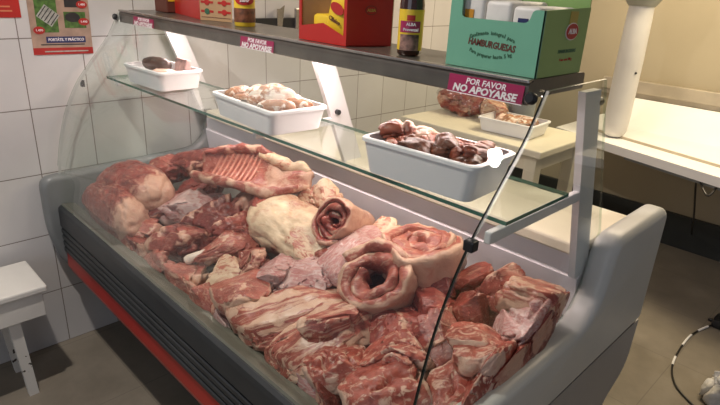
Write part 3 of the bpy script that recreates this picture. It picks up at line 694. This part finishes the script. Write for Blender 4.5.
meat('meat_block', 'block with square cream fat face under the pink shank', 'fat', (210, 266), (242, 268), .10, .13, .015, n=4.5, lump=.08, fat='end0+side')
meat('meat_chunk', 'curled red chunk with pale edges left of two lavender blocks', 'red', (232, 258), (264, 252), .12, .11, .03, crease=.25, fat='edges+some')
meat('meat_chunk', 'brownish chunk between front glass chunk and pale-ringed steak', 'pink', (186, 285), (212, 300), .15, .14, .0, fat='some+end', n=2.5)
meat('meat_chunk', 'small wine-red chunk at the glass under the pale-ringed steak', 'deep', (204, 300), (232, 304), .10, .12, .0, fat='end0')
meat('meat_chunk', 'whitish fat trimming pressed on glass left of first long belly', 'lav', (198, 314), (226, 318), .08, .09, -.02, fat='all')
o, L = meat('bone_in_steak', 'pink steak with a pale oval ring, left of the first long belly', 'pink', (210, 292), (264, 276), .12, .07, .045, n=3.2, lump=.1, crease=.06, fat='rim+eye')
meat('meat_chunk', 'knobbly pale fat lump touching the pale-ringed steak on its right', 'pink', (240, 302), (272, 296), .08, .08, .02, fat='all', lump=.35)
meat('meat_chunk', 'flat red chunk under the lavender blocks', 'red', (262, 284), (300, 276), .12, .10, .01, fat='some')
# --- centre
meat('fat_slab', 'large cream fat-covered flank slab right of the ragged red meat', 'fat', (264, 204), (344, 246), .17, .12, .055, n=2.8, lump=.1, crease=.05, fat='slabfat', seed=41, ext=1.08, cuts=1)
meat('meat_strip', 'narrow red edge piece between ribs and cream slab', 'red', (240, 192), (278, 222), .07, .09, .06, fat='edges')
meat('belly_block', 'lavender belly block, left one of two in front of cream slab', 'lav', (258, 258), (290, 262), .10, .12, .05, n=3.6, lump=.1, fat='rim')
meat('belly_block', 'wide pale belly block, right one of two in front of cream slab', 'lav', (284, 260), (330, 270), .13, .13, .05, n=3.2, lump=.1, fat='side')
meat('meat_chunk', 'red chunk peeping between the belly blocks and cream slab', 'red', (312, 254), (334, 250), .08, .09, .045)
meat('meat_chunk', 'knobbly white and red rib end right of the ribs', 'fat', (302, 186), (334, 202), .10, .10, .07, lump=.34, fat='patch')
meat('fat_trimming', 'small white fat lump between the two fat rolls at back', 'fat', (374, 216), (394, 224), .07, .06, .055, fat='all', lump=.3)
meat('belly_sheet', 'draped lavender belly sheet left of the big open roll', 'lav', (330, 262), (384, 224), .14, .06, .075, n=3.0, lump=.14, crease=.05, fat='edges+some', bend=.15)
meat('meat_chunk', 'dark red chunk under the draped belly sheet', 'deep', (316, 268), (350, 262), .10, .10, .02, fat='some')
meat('belly_slab', 'long streaky belly slab, upper one of two under the big open roll', 'slab', (228, 322), (346, 288), .13, .09, .035, n=3.4, lump=.14, crease=.1, fat='bands', ext=1.05)
meat('belly_slab', 'long streaky belly slab, lower one of two under the big open roll', 'slab', (254, 360), (366, 308), .12, .10, .04, n=3.2, lump=.16, crease=.12, fat='bands', ext=1.05, seed=77)
meat('meat_strip', 'thin pinkish flap lying along the lower long belly slab', 'slab', (304, 324), (352, 304), .07, .06, .065, fat='some')
# --- near front
meat('bone_in_steak', 'marbled steak with fat rim below the lower long belly slab', 'marb', (302, 366), (364, 346), .13, .08, .03, n=3.0, lump=.14, fat='rim')
meat('meat_chunk', 'bluish-grey offcut at the glass below the lower belly slab', 'lav', (286, 378), (322, 386), .09, .09, -.005, fat='some')
meat('meat_chunk', 'small dark offcut at bottom edge beside the bluish offcut', 'deep', (296, 398), (332, 402), .10, .10, .0, fat='end0')
meat('marbled_steak', 'broad marbled steak at the bottom of photo left of dark glass edge', 'marb', (338, 394), (420, 380), .15, .09, .045, n=3.0, lump=.14, fat='rim', seed=91)
meat('meat_chunk', 'red shoulder chunk right below the big open roll', 'red', (370, 324), (428, 306), .13, .12, .03, fat='some', crease=.2)
meat('meat_chunk', 'red chunk with pale fat end above the broad marbled steak', 'marb', (362, 350), (428, 342), .12, .13, .045, fat='end', crease=.2)
meat('meat_chunk', 'red cut right of the big open roll beside dark glass edge', 'red', (412, 300), (452, 284), .11, .10, .03, fat='edges')
meat('meat_chunk', 'wine-red cut behind the dark glass edge, below the cream roll', 'deep', (420, 276), (456, 272), .10, .10, .03)
meat('meat_chunk', 'small cut with pale rim crossing the dark glass edge', 'red', (416, 326), (456, 320), .08, .08, .045, fat='edges')
# --- seen through the side pane
meat('meat_strip', 'thin red strip at the white back wall nearest the cream roll', 'red', (456, 276), (488, 264), .07, .07, .045, fat='some')
meat('meat_strip', 'red cut with one white fat edge leaning at back wall', 'red', (480, 284), (520, 268), .07, .08, .05, fat='back', n=3)
o, L = meat('meat_shoulder', 'fat-streaked shoulder in the near back corner against the end panel', 'slab', (514, 280), (580, 306), .12, .11, .075, fat='bands')
meat('meat_chunk', 'red chunk in the row behind the broad grey-pink cut', 'red', (456, 300), (494, 296), .11, .10, .03, fat='some')
meat('meat_chunk', 'pinkish flat broad cut in front of the near corner shoulder', 'lav', (500, 312), (564, 324), .12, .09, .065, fat='some', n=3)
meat('meat_chunk', 'red chunk between grey-pink cut and back wall', 'red', (488, 296), (524, 296), .10, .10, .03)
CH = [('rib_chop', 'white-edged chop leaning right of dark glass edge, farthest of the chops', (450, 328), (494, 336), .07, 25),
      ('rib_chop', 'white-edged chop, second of the leaning chops from the back wall', (458, 346), (506, 352), .075, 28),
      ('rib_chop', 'white-edged chop, third of the leaning chops, nearest the end panel', (476, 364), (524, 354), .07, 30)]
for nm, lb, a, b, w, rl in CH:
    o, L = meat(nm, lb, 'marb', a, b, w + .015, .05, .068, roll=-rl, n=3.4, fat='edge1', crease=.06, cuts=2, rim=.4)
meat('meat_chunk', 'dark red chunk below the pale-rimmed cut at the glass edge', 'deep', (426, 360), (462, 346), .10, .10, .03)
meat('marbled_steak', 'marbled steak at the bottom of photo right of dark glass edge', 'marb', (424, 394), (482, 388), .13, .08, .045, fat='rim', n=3)
meat('meat_chunk', 'pale red cut between chops and the bottom marbled steak', 'red', (444, 376), (490, 372), .10, .08, .035, fat='some')
meat('meat_chunk', 'red offcut at bottom edge against the grey end panel', 'marb', (474, 396), (516, 374), .10, .10, .045, fat='edges')
meat('meat_chunk', 'red chunk under the near chops by the end panel', 'red', (520, 344), (558, 330), .10, .09, .045, fat='some')
meat('meat_chunk', 'red cut wedged along the end panel under the leaning chops', 'red', (500, 380), (546, 346), .11, .10, .055, fat='edges')
meat('meat_chunk', 'fatty red cut in the corner where bottom edge meets end panel', 'marb', (456, 408), (506, 388), .12, .11, .05, fat='some')
meat('meat_chunk', 'dark red cut by the end panel below the corner shoulder', 'deep', (544, 340), (574, 312), .10, .10, .055, fat='edges')
meat('meat_chunk', 'dark chunk below the broad marbled steak at bottom edge', 'deep', (350, 412), (420, 408), .14, .10, .0)

# rolled flanks: a sheet wound in a spiral
def roll(name, label, mat, c, axis, r_in, r_out, turns, length, th, seed, start=0, rough=1.0, skin=.95):
    bm = B(); ns = int(52 * turns); prof = 18; rings = []; vals = []
    for i in range(ns + 1):
        s = i / ns; al = start + s * turns * 2 * math.pi
        rad = r_in + (r_out - r_in) * s
        row = []
        for k in range(prof):
            q = 2 * math.pi * k / prof; cx = math.copysign(abs(math.cos(q)) ** .45, math.cos(q)); cy = math.copysign(abs(math.sin(q)) ** .6, math.sin(q))
            hl = length / 2 * (1 + .16 * nzv((math.cos(al), math.sin(al), s * 2), seed, 1.4)) * (.45 + .55 * min(1, (1 - s) * 9 + .35)) * (.72 + .28 * s + .18 * nzv((s * 9, 1, 2), seed, 1.3)) 
            zz = cx * hl; rr = rad + cy * th / 2 * (1 + .5 * nzv((al, zz * 8, 0), seed + 3, .9))
            p = Vector((rr * math.cos(al), rr * math.sin(al) * .9, zz)); p += Vector((nzv(p, seed, 18), nzv(p, seed + 1, 18), nzv(p, seed + 2, 22))) * .009 * rough
            row.append(bm.verts.new(p)); lay = .5 + .5 * cy
            out = s > 1 - 1.15 / turns
            f = (skin if out else .40) if cy > .30 else (.50 if abs(cy) < .25 and s > .6 else .05)
            vals.append(f + (.7 if f < .6 else .35) * nzv(p, seed + 7, 32)); p += Vector((nzv(p, seed + 4, 45), nzv(p, seed + 5, 45), nzv(p, seed + 6, 45))) * .0035 * rough; row[-1].co = p
        rings.append(row)
    for i in range(ns):
        for k in range(prof): bm.faces.new((rings[i][k], rings[i][(k + 1) % prof], rings[i + 1][(k + 1) % prof], rings[i + 1][k]))
    bm.faces.new(rings[0][::-1]); bm.faces.new(rings[-1])
    bmesh.ops.recalc_face_normals(bm, faces=bm.faces)
    me = bpy.data.meshes.new(name); bm.to_mesh(me); bm.free(); set_fat(me, [min(1, max(0, v)) for v in vals])
    axis = Vector(axis).normalized(); mt = frame(c, axis.orthogonal(), axis); inside(me, mt)
    o = link(name, me, MEAT[mat], smooth=True); o.matrix_basis = mt
    return tag(o, label, 'meat')
c = heap(377, 267, .085); roll('rolled_flank', 'big open roll of belly with a dark hollow, centre of the case', 'pink', c - Vector((0, 0, .045)), (.20, -.60, .76), .034, .098, 2.0, .10, .036, 5, 2.2, rough=1.35)
c = heap(418, 241, .09); roll('rolled_flank', 'cream-skinned roll with ragged top beside the dark glass edge at back', 'pink', c - Vector((0, -.015, .045)), (.04, -.12, .98), .018, .100, 2.7, .115, .036, 15, 2.5, rough=1.5, skin=1.15)
c = heap(328, 212, .10); roll('rolled_flank', 'tight red spiral roll lying on its side below the middle tray', 'red', c + Vector((.03, .04, -.04)), (.18, -.84, .48), .010, .072, 3.2, .16, .022, 25, .6, rough=1.3, skin=1.1)
meat('meat_chunk', 'dark red meat seen inside the hollow of the big open roll', 'deep', (356, 276), (394, 268), .10, .09, -.01)
# lamb rib half
def ribs():
    A = heap(200, 171, .075); Bp = heap(312, 176, .075)
    L = (Bp - A).length; X = (Bp - A).normalized()
    mt = frame((A + Bp) / 2 + Vector((0, .0, -.03)), X, (0.05, -.30, .95)); o = bpy.data.objects.new('lamb_ribs', None); COL.objects.link(o); o.empty_display_size = .05
    o.matrix_basis = mt; tag(o, 'half lamb carcass with exposed curved ribs lying at the back under the shelf', 'meat')
    W = .19; nu, nv = 60, 30
    def surf(u, v):                       # u 0..1 along, v 0..1 from the front rim to the spine
        e = max(0, math.sin(math.pi * (.07 + .88 * u))) ** .45
        x = (u - .5) * L * 1.0 + .05 * (v - .5) * 0; ww = W * e
        y = (v - .5) * ww + .012 * math.sin(u * 6) - .015 * (u - .5)
        hol = 1 - .8 * max(0, min(1, (u - .52) * 4))
        z = (.055 * abs(2 * v - 1) ** 2.2 + .02 * v) * hol + .022 * (1 - hol)
        return Vector((x, y, z))
    bm = B(); vals = []; G = [[], []]
    for side in (0, 1):
        for i in range(nu + 1):
            row = []
            for j in range(nv + 1):
                u, v = i / nu, j / nv; p = surf(u, v); lo = max(0, min(1, (u - .5) * 6))
                p.z += .004 * nzv(p, 3, 22) + .003 * nzv(p, 4, 50) + lo * (.012 * nzv(p, 5, 16) + .010 * math.sin(v * 9 + 1))
                if side: p.z -= .022 * (1 - .5 * abs(2 * v - 1)) + .006
                row.append(bm.verts.new(p))
                f = max(0, min(1, (u - .54) * 7)) * (.78 + .8 * nzv(p, 8, 14)); f = max(f, .35 * max(0, 1 - v * 7)); vals.append(min(1, max(0, f)))
            G[side].append(row)
    for i in range(nu):
        for j in range(nv):
            bm.faces.new((G[0][i][j], G[0][i + 1][j], G[0][i + 1][j + 1], G[0][i][j + 1])); bm.faces.new((G[1][i][j], G[1][i][j + 1], G[1][i + 1][j + 1], G[1][i + 1][j]))
    for i in range(nu):
        for j in (0, nv): bm.faces.new((G[0][i][j], G[1][i][j], G[1][i + 1][j], G[0][i + 1][j]))
    for j in range(nv):
        for i in (0, nu): bm.faces.new((G[0][i][j], G[0][i][j + 1], G[1][i][j + 1], G[1][i][j]))
    bmesh.ops.recalc_face_normals(bm, faces=bm.faces)
    me = bpy.data.meshes.new('rib_cage'); bm.to_mesh(me); bm.free(); set_fat(me, vals); link('rib_cage', me, MEAT['pink'], o, world=False, smooth=True)
    rb = pbr('rib_bone', (.56, .22, .16), .3, var=.2, scale=60)
    for k in range(9):
        u = .13 + k * .047; bm = B()
        P = [surf(max(.02, u + .06 - .085 * math.sin(math.pi * (v * .9 + .05))), v) + Vector((0, 0, .0025)) for v in [.08 + .84 * q / 16 for q in range(17)]]
        tube(bm, P, [.0025] + [.0046] * 15 + [.0035], 8); obj('rib', bm, rb, o, True, world=False)
    def roll_(name, u0, u1, v, r, seed, fat, mat, lab=None):
        bm = B(); P = [surf(u0 + (u1 - u0) * q / 30, v) + Vector((0, 0, .002)) for q in range(31)]
        tube(bm, P, [r * (.5 + .5 * min(1, 6 * min(q, 30 - q) / 30)) for q in range(31)], 14)
        for w_ in bm.verts: w_.co += Vector((nzv(w_.co, seed, 30), nzv(w_.co, seed + 1, 30), nzv(w_.co, seed + 2, 30))) * .008
        me = bpy.data.meshes.new(name); bm.to_mesh(me); set_fat(me, [min(1, max(0, fat + .9 * nzv(w_.co, seed + 4, 20))) for w_ in bm.verts]); bm.free()
        q = link(name, me, MEAT[mat], o, world=False, smooth=True)
        if lab: q['label'] = lab
    roll_('flank_edge', .03, .97, .02, .017, 21, .35, 'pink', 'rolled pink flank edge')
    roll_('spine', .02, .62, .97, .016, 31, .25, 'red')
    roll_('loin', .52, .97, .93, .022, 41, .85, 'fat', 'white fat along the loin end')
    me = chunk(L * .46, .06, .055, 61, fat='some', n=2.4); me.transform(Matrix.Translation((-L * .18, W * .60, .045)) @ Matrix.Rotation(R(-8), 4, 'Z')); link('neck_meat', me, MEAT['red'], o, world=False, smooth=True)
ribs()

# ------------------------------------------------------------------ white tubs
TUB = {}
def tub(loc, L, Wd, H, rz, label, group='white plastic tubs'):
    e = empty('plastic_tub', loc, label, 'tub', group, rz); TUB[e.name] = (L, Wd, H)
    bm = B()
    def ring(l, w, z, r=.022):
        return [bm.verts.new((p[0], p[1], z)) for p in rnd([(-l / 2, -w / 2), (l / 2, -w / 2), (l / 2, w / 2), (-l / 2, w / 2)], [r] * 4, 6)]
    tp = .88
    rs = [ring(L * tp - .02, Wd * tp - .02, .0), ring(L * tp, Wd * tp, .004), ring(L * .97, Wd * .97, H - .006)]
    rs2 = [ring(L * .97 - .006, Wd * .97 - .006, H - .003), ring(L * tp - .008, Wd * tp - .008, .005)]
    for a, b in zip(rs, rs[1:]):
        n = len(a)
        for k in range(n): bm.faces.new((a[k], a[(k + 1) % n], b[(k + 1) % n], b[k]))
    a, b = rs2; n = len(a)
    for k in range(n): bm.faces.new((a[k], a[(k + 1) % n], b[(k + 1) % n], b[k]))
    for k in range(n): bm.faces.new((rs[2][k], rs[2][(k + 1) % n], rs2[0][(k + 1) % n], rs2[0][k]))
    bm.faces.new(rs[0][::-1]); bm.faces.new(rs2[1])
    obj('tub_body', bm, M['lav'], e, True, world=False)
    bm = B(); o1 = ring(L, Wd, H - .008); o2 = ring(L, Wd, H - .001); o3 = ring(L - .005, Wd - .005, H + .001); i1 = ring(L * .97 - .012, Wd * .97 - .012, H + .001); i2 = ring(L * .97 - .003, Wd * .97 - .003, H - .008)
    for a, b in ((o1, o2), (o2, o3), (o3, i1), (i1, i2), (i2, o1)):
        for k in range(n): bm.faces.new((a[k], a[(k + 1) % n], b[(k + 1) % n], b[k]))
    obj('tub_rim', bm, M['lav'], e, True, world=False)
    return e
def intub(e, name, label, cat, mat, x, y, z, L, w, t, rz, group, roll_=0, **kw):
    SEED[0] += 1; me = chunk(L, w, t, SEED[0], **kw); me.name = name
    lm = Matrix.Translation((x, y, z)) @ Matrix.Rotation(R(rz), 4, 'Z') @ Matrix.Rotation(R(roll_), 4, 'X'); li = lm.inverted(); TL, TW, TH = TUB[e.name]
    for v in me.vertices:
        w_ = lm @ v.co; o_ = w_.copy(); q = min(1, max(0, w_.z / TH)); ax = (TL * (.88 + .09 * q) - .008 - .006 * q) / 2 - .004; ay = (TW * (.88 + .09 * q) - .008 - .006 * q) / 2 - .004
        if w_.z < TH + .006: w_.x = max(-ax, min(ax, w_.x)); w_.y = max(-ay, min(ay, w_.y))
        w_.z = max(.008, w_.z)
        if w_ != o_: v.co = li @ w_
    o = link(name, me, MEAT[mat] if mat in MEAT else M[mat], smooth=True)
    o.matrix_basis = e.matrix_basis @ lm
    return tag(o, label, cat, group)
ZS = 1.1085
t1 = tub((.33, .930, ZS), .275, .17, .068, R(2), 'white tub with dark sausage and pale meat at far end of glass shelf')
intub(t1, 'black_sausage', 'thick blackish blood sausage lying in the farthest white tub', 'sausage', 'blackpud', -.055, .008, .068, .14, .058, .055, 12, None, n=2.3, lump=.06, crease=.02, cuts=0)
intub(t1, 'pale_cut', 'pale pinkish cut beside the blood sausage in farthest tub', 'meat', 'pale', .035, -.012, .048, .12, .075, .05, 25, None, n=2.5, lump=.12, crease=.04)
intub(t1, 'pale_cut', 'pale cut at the right rim of the farthest tub', 'meat', 'pale', .085, .025, .04, .08, .05, .045, 60, None, lump=.15, crease=.04)
e = empty('meat_packet', t1.matrix_basis @ Vector((.0, .085, .03)), 'pinkish plastic packet standing at the back of the farthest tub', 'packet')
bm = B(); box(bm, (-.035, -.012, .0), (.04, .012, .068), .006, t1.matrix_basis @ Matrix.Translation((.045, .045, .03)) @ Matrix.Rotation(R(-12), 4, 'X'), seg=3); obj('packet_body', bm, pbr('pink_packet', (.45, .28, .26), .3, var=.4, scale=60), e, True)
t2 = tub((.98, .922, ZS), .325, .185, .068, R(-3), 'white tub heaped with floured rolls on middle of glass shelf')
rng = random.Random(5)
spots = [(-.13, -.04), (-.125, .045), (-.08, .0), (-.05, -.06), (-.04, .06), (.0, -.005), (.02, -.065), (.04, .05), (.075, -.005), (.085, -.065), (.125, -.05), (.125, .03), (-.015, .03), (.055, .0)]
rl = ['at far left end', 'at far back corner', 'second from far end', 'along front rim, first from left', 'along back rim, leftmost', 'in the centre', 'along front rim, second from left', 'along back rim, second from left', 'right of the centre', 'along front rim, third from left', 'at near front corner', 'at near back corner', 'on top of the heap, left', 'on top of the heap, right']
for i, (x, y) in enumerate(spots):
    top = i >= 12
    intub(t2, 'floured_roll', 'floured meat roll in middle tub, ' + rl[i], 'meat', 'crumb', x * .86, y * .80, .058 + (.028 if top else rng.uniform(-.002, .012)), .095, .046, .045, rng.uniform(40, 130), 'floured rolls in the middle tub', n=2.3, lump=.2, crease=.05, sub=4, cuts=0, fat='patch')
for (x, y, l) in ((.02, .07, 'large white fat piece at back of the middle tub'), (-.06, .03, 'white fat piece between rolls at left of middle tub')):
    intub(t2, 'white_fat', l, 'meat', 'bag', x * .9, y * .75, .075, .10, .05, .035, 10, None, lump=.2, sub=3)
t3 = tub((1.588, .915, ZS), .29, .165, .080, R(4), 'white tub full of glossy brown offal at near end of glass shelf')
S3 = [(-.075, -.045, .12, 'offal', 'pale-and-red offal slice at front left of offal tub'), (-.08, .045, .12, 'offal', 'reddish offal piece at back left of offal tub'), (-.02, .0, .13, 'offal', 'orange-red offal slice across the middle of offal tub'), (-.02, -.065, .12, 'liver', 'brown liver slice along front rim of offal tub'), (.0, .06, .12, 'offal', 'red offal piece along back rim of offal tub'), (.05, -.05, .11, 'liver', 'dark brown liver piece at front right of offal tub'), (.045, .02, .12, 'liver', 'rounded brown liver lobe right of the middle of offal tub'), (.09, -.02, .09, 'liver', 'small brown liver piece at right rim of offal tub'), (.085, .055, .10, 'liver', 'almost black liver lobe at back right of offal tub'), (-.115, .0, .08, 'offal', 'small red offal bit at left rim of offal tub'), (-.05, .03, .08, 'offal', 'orange offal bit on top, left of the middle of offal tub'), (.02, .0, .08, 'liver', 'brown liver bit on top in the middle of offal tub'), (.07, .01, .075, 'offal', 'reddish offal bit on top, right of the middle of offal tub'), (-.055, -.03, .075, 'liver', 'dark bit between the two left slices of offal tub')]
for i, (x, y, L, m_, lb) in enumerate(S3):
    intub(t3, 'offal_piece', lb, 'meat', m_, x * .95, y * .66, (.064 if i < 9 else .078) + .006 * math.sin(i * 2.3), L * .95, .07, .04, rng.uniform(-40, 60), 'offal in the near tub', lump=.42, crease=.3, cuts=0, bend=.25, fat='some' if m_ == 'offal' else None)

# ------------------------------------------------------------------ back table
TZ = .82
tb = empty('work_table', (.72, 2.5, 0), 'cream work table behind the display case, in front of the wall', 'table')
bm = B(); box(bm, (.30, 2.28, TZ - .035), (1.14, 2.78, TZ), .006); obj('tabletop', bm, M['cream'], tb)
bm = B(); box(bm, (.34, 2.32, TZ - .11), (1.10, 2.34, TZ - .035)); box(bm, (.34, 2.72, TZ - .11), (1.10, 2.74, TZ - .035)); box(bm, (1.08, 2.34, TZ - .11), (1.10, 2.72, TZ - .035)); box(bm, (.34, 2.34, TZ - .11), (.36, 2.72, TZ - .035)); obj('apron', bm, M['cream'], tb)
for x, y in ((.33, 2.31), (1.05, 2.31), (.33, 2.70), (1.05, 2.70)):
    bm = B(); box(bm, (x, y, 0), (x + .06, y + .06, TZ - .035), .004); obj('leg', bm, M['cream'], tb)
t4 = tub((.86, 2.50, TZ), .30, .22, .07, R(4), 'white tub with pale poultry on the cream work table')
intub(t4, 'poultry_piece', 'pale brownish poultry piece in tub on the work table', 'meat', 'crumb', .02, .0, .06, .20, .12, .08, 20, None, lump=.25, fat='some')
intub(t4, 'poultry_piece', 'small whitish poultry piece at left of tub on work table', 'meat', 'pale', -.08, .02, .05, .10, .07, .06, 70, None, lump=.2)
def bagm(x, y, L, w, h, label, m_, seed):
    e = empty('meat_bag', (x, y, TZ), label, 'bag')
    me = chunk(L, w, h, seed, n=2.5, lump=.2, fat='some'); me.transform(Matrix.Translation((x, y, TZ + h * .48))); link('bag_contents', me, MEAT[m_], e, smooth=True)
    me = chunk(L * 1.1, w * 1.1, h * 1.12, seed + 1, n=2.6, lump=.22); me.transform(Matrix.Translation((x, y, TZ + h * .58))); link('bag_film', me, M['film'], e, smooth=True)
bagm(.46, 2.62, .30, .16, .16, 'clear bag of red meat on left of the work table', 'red', 301)
bagm(.69, 2.60, .16, .13, .14, 'pale plastic bag of meat next to tub on the work table', 'fat', 311)
e = empty('dark_pot', (.72, 2.74, TZ), 'dark grey round pot behind the tub on the work table', 'pot')
bm = B(); lathe(bm, [(.05, 0), (.065, .02), (.07, .12), (.062, .13), (.060, .125)], (.78, 2.70, TZ)); obj('pot_body', bm, M['charcoal'], e, True)
bm = B(); lathe(bm, [(.071, .128), (.071, .134), (.02, .15), (.012, .165)], (.78, 2.70, TZ)); obj('lid', bm, M['charcoal'], e, True)

# ------------------------------------------------------------------ white bench along the right wall
BZ = .75
bn = empty('wall_bench', (1.4, 3.4, 0), 'long white worktop with raised back along the tan wall', 'counter')
fr = lambda x: 3.075 - (x - .868) * .27
bm = B(); prism(bm, [(.80, fr(.80)), (2.5, fr(2.5)), (2.5, 3.74), (.80, 3.74)], BZ - .045, BZ, axis=2); bt = obj('worktop', bm, M['white'], bn)
bm = B(); prism(bm, [(.95, fr(.95) + .16), (2.5, fr(2.5) + .16), (2.5, fr(2.5) + .172), (.95, fr(.95) + .172)], BZ, BZ + .012, axis=2); obj('raised_lip', bm, M['alu'], bt)
bm = B(); prism(bm, [(3.45, BZ), (3.735, .885), (3.745, .885), (3.745, BZ)], .92, 2.5); obj('splashback', bm, M['white'], bn)
bm = B(); prism(bm, [(1.25, fr(1.25) + .02), (2.45, fr(2.45) + .02), (2.45, fr(2.45) + .05), (1.25, fr(1.25) + .05)], BZ - .062, BZ - .045, axis=2); obj('underside_rail', bm, M['charcoal'], bn)
for x in (1.95, 2.42):
    bm = B(); prism(bm, [(3.75, .32), (3.75, BZ - .05), (3.35, BZ - .05), (3.35, BZ - .09)], x, x + .03); obj('bracket', bm, M['tan'], bn)
# column standing on it
px_, py_ = 1.105, 3.17
cl = empty('machine_column', (px_, py_, BZ), 'thick white round column with grey head standing on the white worktop', 'machine')
bm = B(); lathe(bm, [(.03, .002), (.05, .012), (.062, .04), (.066, .10), (.066, .40), (.0665, .402), (.063, .62), (.060, .70)], (px_, py_, BZ), 32); obj('column', bm, M['whitep'], cl, True)
bm = B(); lathe(bm, [(.066, .69), (.10, .74), (.12, .80), (.12, .92), (.10, .95)], (px_, py_, BZ), 32); obj('head', bm, pbr('grey_green_head', (.30, .30, .24), .4), cl, True)
bm = B(); mt = frame((px_ + .055, py_ - .035, BZ + .36), (.5, .85, 0), (.85, -.5, 0)); lathe(bm, [(.006, 0), (.006, .006)], (0, 0, 0), 10); bmesh.ops.transform(bm, matrix=mt, verts=bm.verts); obj('screw', bm, M['dark'], cl)
# wires
def wire(name, pts, r, label, m='wire'):
    bm = B(); tube(bm, smoothpath(pts, 10), r, 8); return tag(obj(name, bm, M[m], None, True), label, 'cable')
a = at(712, 174, 2, .70); 
wire('hanging_cable', [Vector((1.72, 2.86, .695)), Vector((1.70, 2.83, .66)), at(697, 180, 1, 2.95), at(694, 215, 1, 3.2), at(692, 240, 2, .006), at(704, 252, 2, .006), at(722, 256, 2, .006)], .005, 'dark cable hanging from the white worktop down to the floor')
fl = [(724, 321), (704, 328), (690, 336), (678, 352), (672, 368), (676, 386), (692, 404), (700, 412)]
fc = empty('floor_cable', at(690, 360, 2, 0), 'dark cable with white taped pieces curling on the brown floor at right', 'cable')
P = smoothpath([at(x, y, 2, .006) for x, y in fl], 10); bm = B(); tube(bm, P, .0038, 8); obj('cord', bm, M['wire'], fc, True)
for i0, i1 in ((8, 15), (19, 27), (33, 39)):
    bm = B(); tube(bm, P[i0:i1], .0052, 8); obj('white_tape', bm, M['white'], fc, True)
p = at(719, 326, 2, 0); e = empty('plug_socket', p, 'black plug lying on the floor at the right edge', 'plug')
bm = B(); box(bm, (-.03, -.05, 0), (.06, .05, .05), .015, Matrix.Translation(p)); obj('plug_body', bm, M['dark'], e, True)
bm = B(); tube(bm, [p + Vector((-.028, .0, .02)), p + Vector((-.05, 0, .012))], .008, 8); obj('plug_collar', bm, M['dark'], e, True)
p = at(716, 400, 2, 0); me = chunk(.20, .18, .20, 401, n=2.4, lump=.3, crease=.2); me.transform(Matrix.Translation(p + Vector((.06, 0, .085)))); me.name = 'plastic_bag'
tag(link('plastic_bag', me, M['bag'], smooth=True), 'crumpled white bag on the floor at bottom right corner', 'bag')

# ------------------------------------------------------------------ white bench at the left
st = empty('wooden_stool', (.18, .0, 0), 'white-painted wooden bench stool with chipped legs by the tiled wall', 'stool')
bm = B(); box(bm, (.055, -.62, .42), (.302, .452, .445), .006); obj('seat', bm, M['whitep'], st)
bm = B(); box(bm, (.272, -.58, .325), (.29, .436, .42), .002); ap = obj('apron', bm, M['whitep'], st)
bm = B(); box(bm, (.068, -.58, .325), (.086, .436, .42), .002); obj('apron', bm, M['whitep'], st)
bm = B(); box(bm, (.0865, .418, .325), (.2715, .434, .42), .002); obj('apron', bm, M['whitep'], st)
rng = random.Random(2)
for (x0, y0, s) in ((.245, .34, 1), (.07, .34, 1), (.245, -.50, -1), (.07, -.50, -1)):
    bm = B(); prism(bm, [(y0 - .03, .42), (y0 + .01, .42), (y0 + .01 + .02 * s, 0), (y0 - .022 + .02 * s, 0)], x0, x0 + .026); obj('leg', bm, M['whitechip'], st)['label'] = 'leg with chipped white paint'

# ------------------------------------------------------------------ light
def area(name, loc, target, sx, sy, power, col):
    l = bpy.data.lights.new(name, 'AREA'); l.shape = 'RECTANGLE'; l.size = sx; l.size_y = sy; l.energy = power; l.color = col
    o = bpy.data.objects.new(name, l); COL.objects.link(o); o.location = loc
    d = Vector(target) - Vector(loc); o.rotation_euler = d.to_track_quat('-Z', 'Y').to_euler(); return o
l = area('case_light', (.93, 1.055, 1.300), (.93, 1.055, 0), 1.6, .04, 8.2, (1, .79, .75)); l.rotation_euler = (R(4), 0, 0)
area('back_room_light', (1.5, 3.0, 2.25), (1.5, 3.1, 0), 1.3, .5, 44, (1, .82, .56))
area('shop_lamp', (.885, .10, 2.6), (.885, .3, 0), .07, .07, 28, (1, .91, .84)).data.shape = 'DISK'
area('shop_window', (2.3, -3.0, 1.7), (.9, 1.0, .7), 2.4, 1.8, 17, (.80, .87, 1.0))
w = bpy.data.worlds.new('world'); C.world = w; w.use_nodes = True
w.node_tree.nodes['Background'].inputs[0].default_value = (.85, .88, 1.0, 1); w.node_tree.nodes['Background'].inputs[1].default_value = .22
vs = C.view_settings; vs.view_transform = 'Standard'; vs.look = 'None'; vs.gamma = 1; vs.exposure = 0.0; vs.use_curve_mapping = False
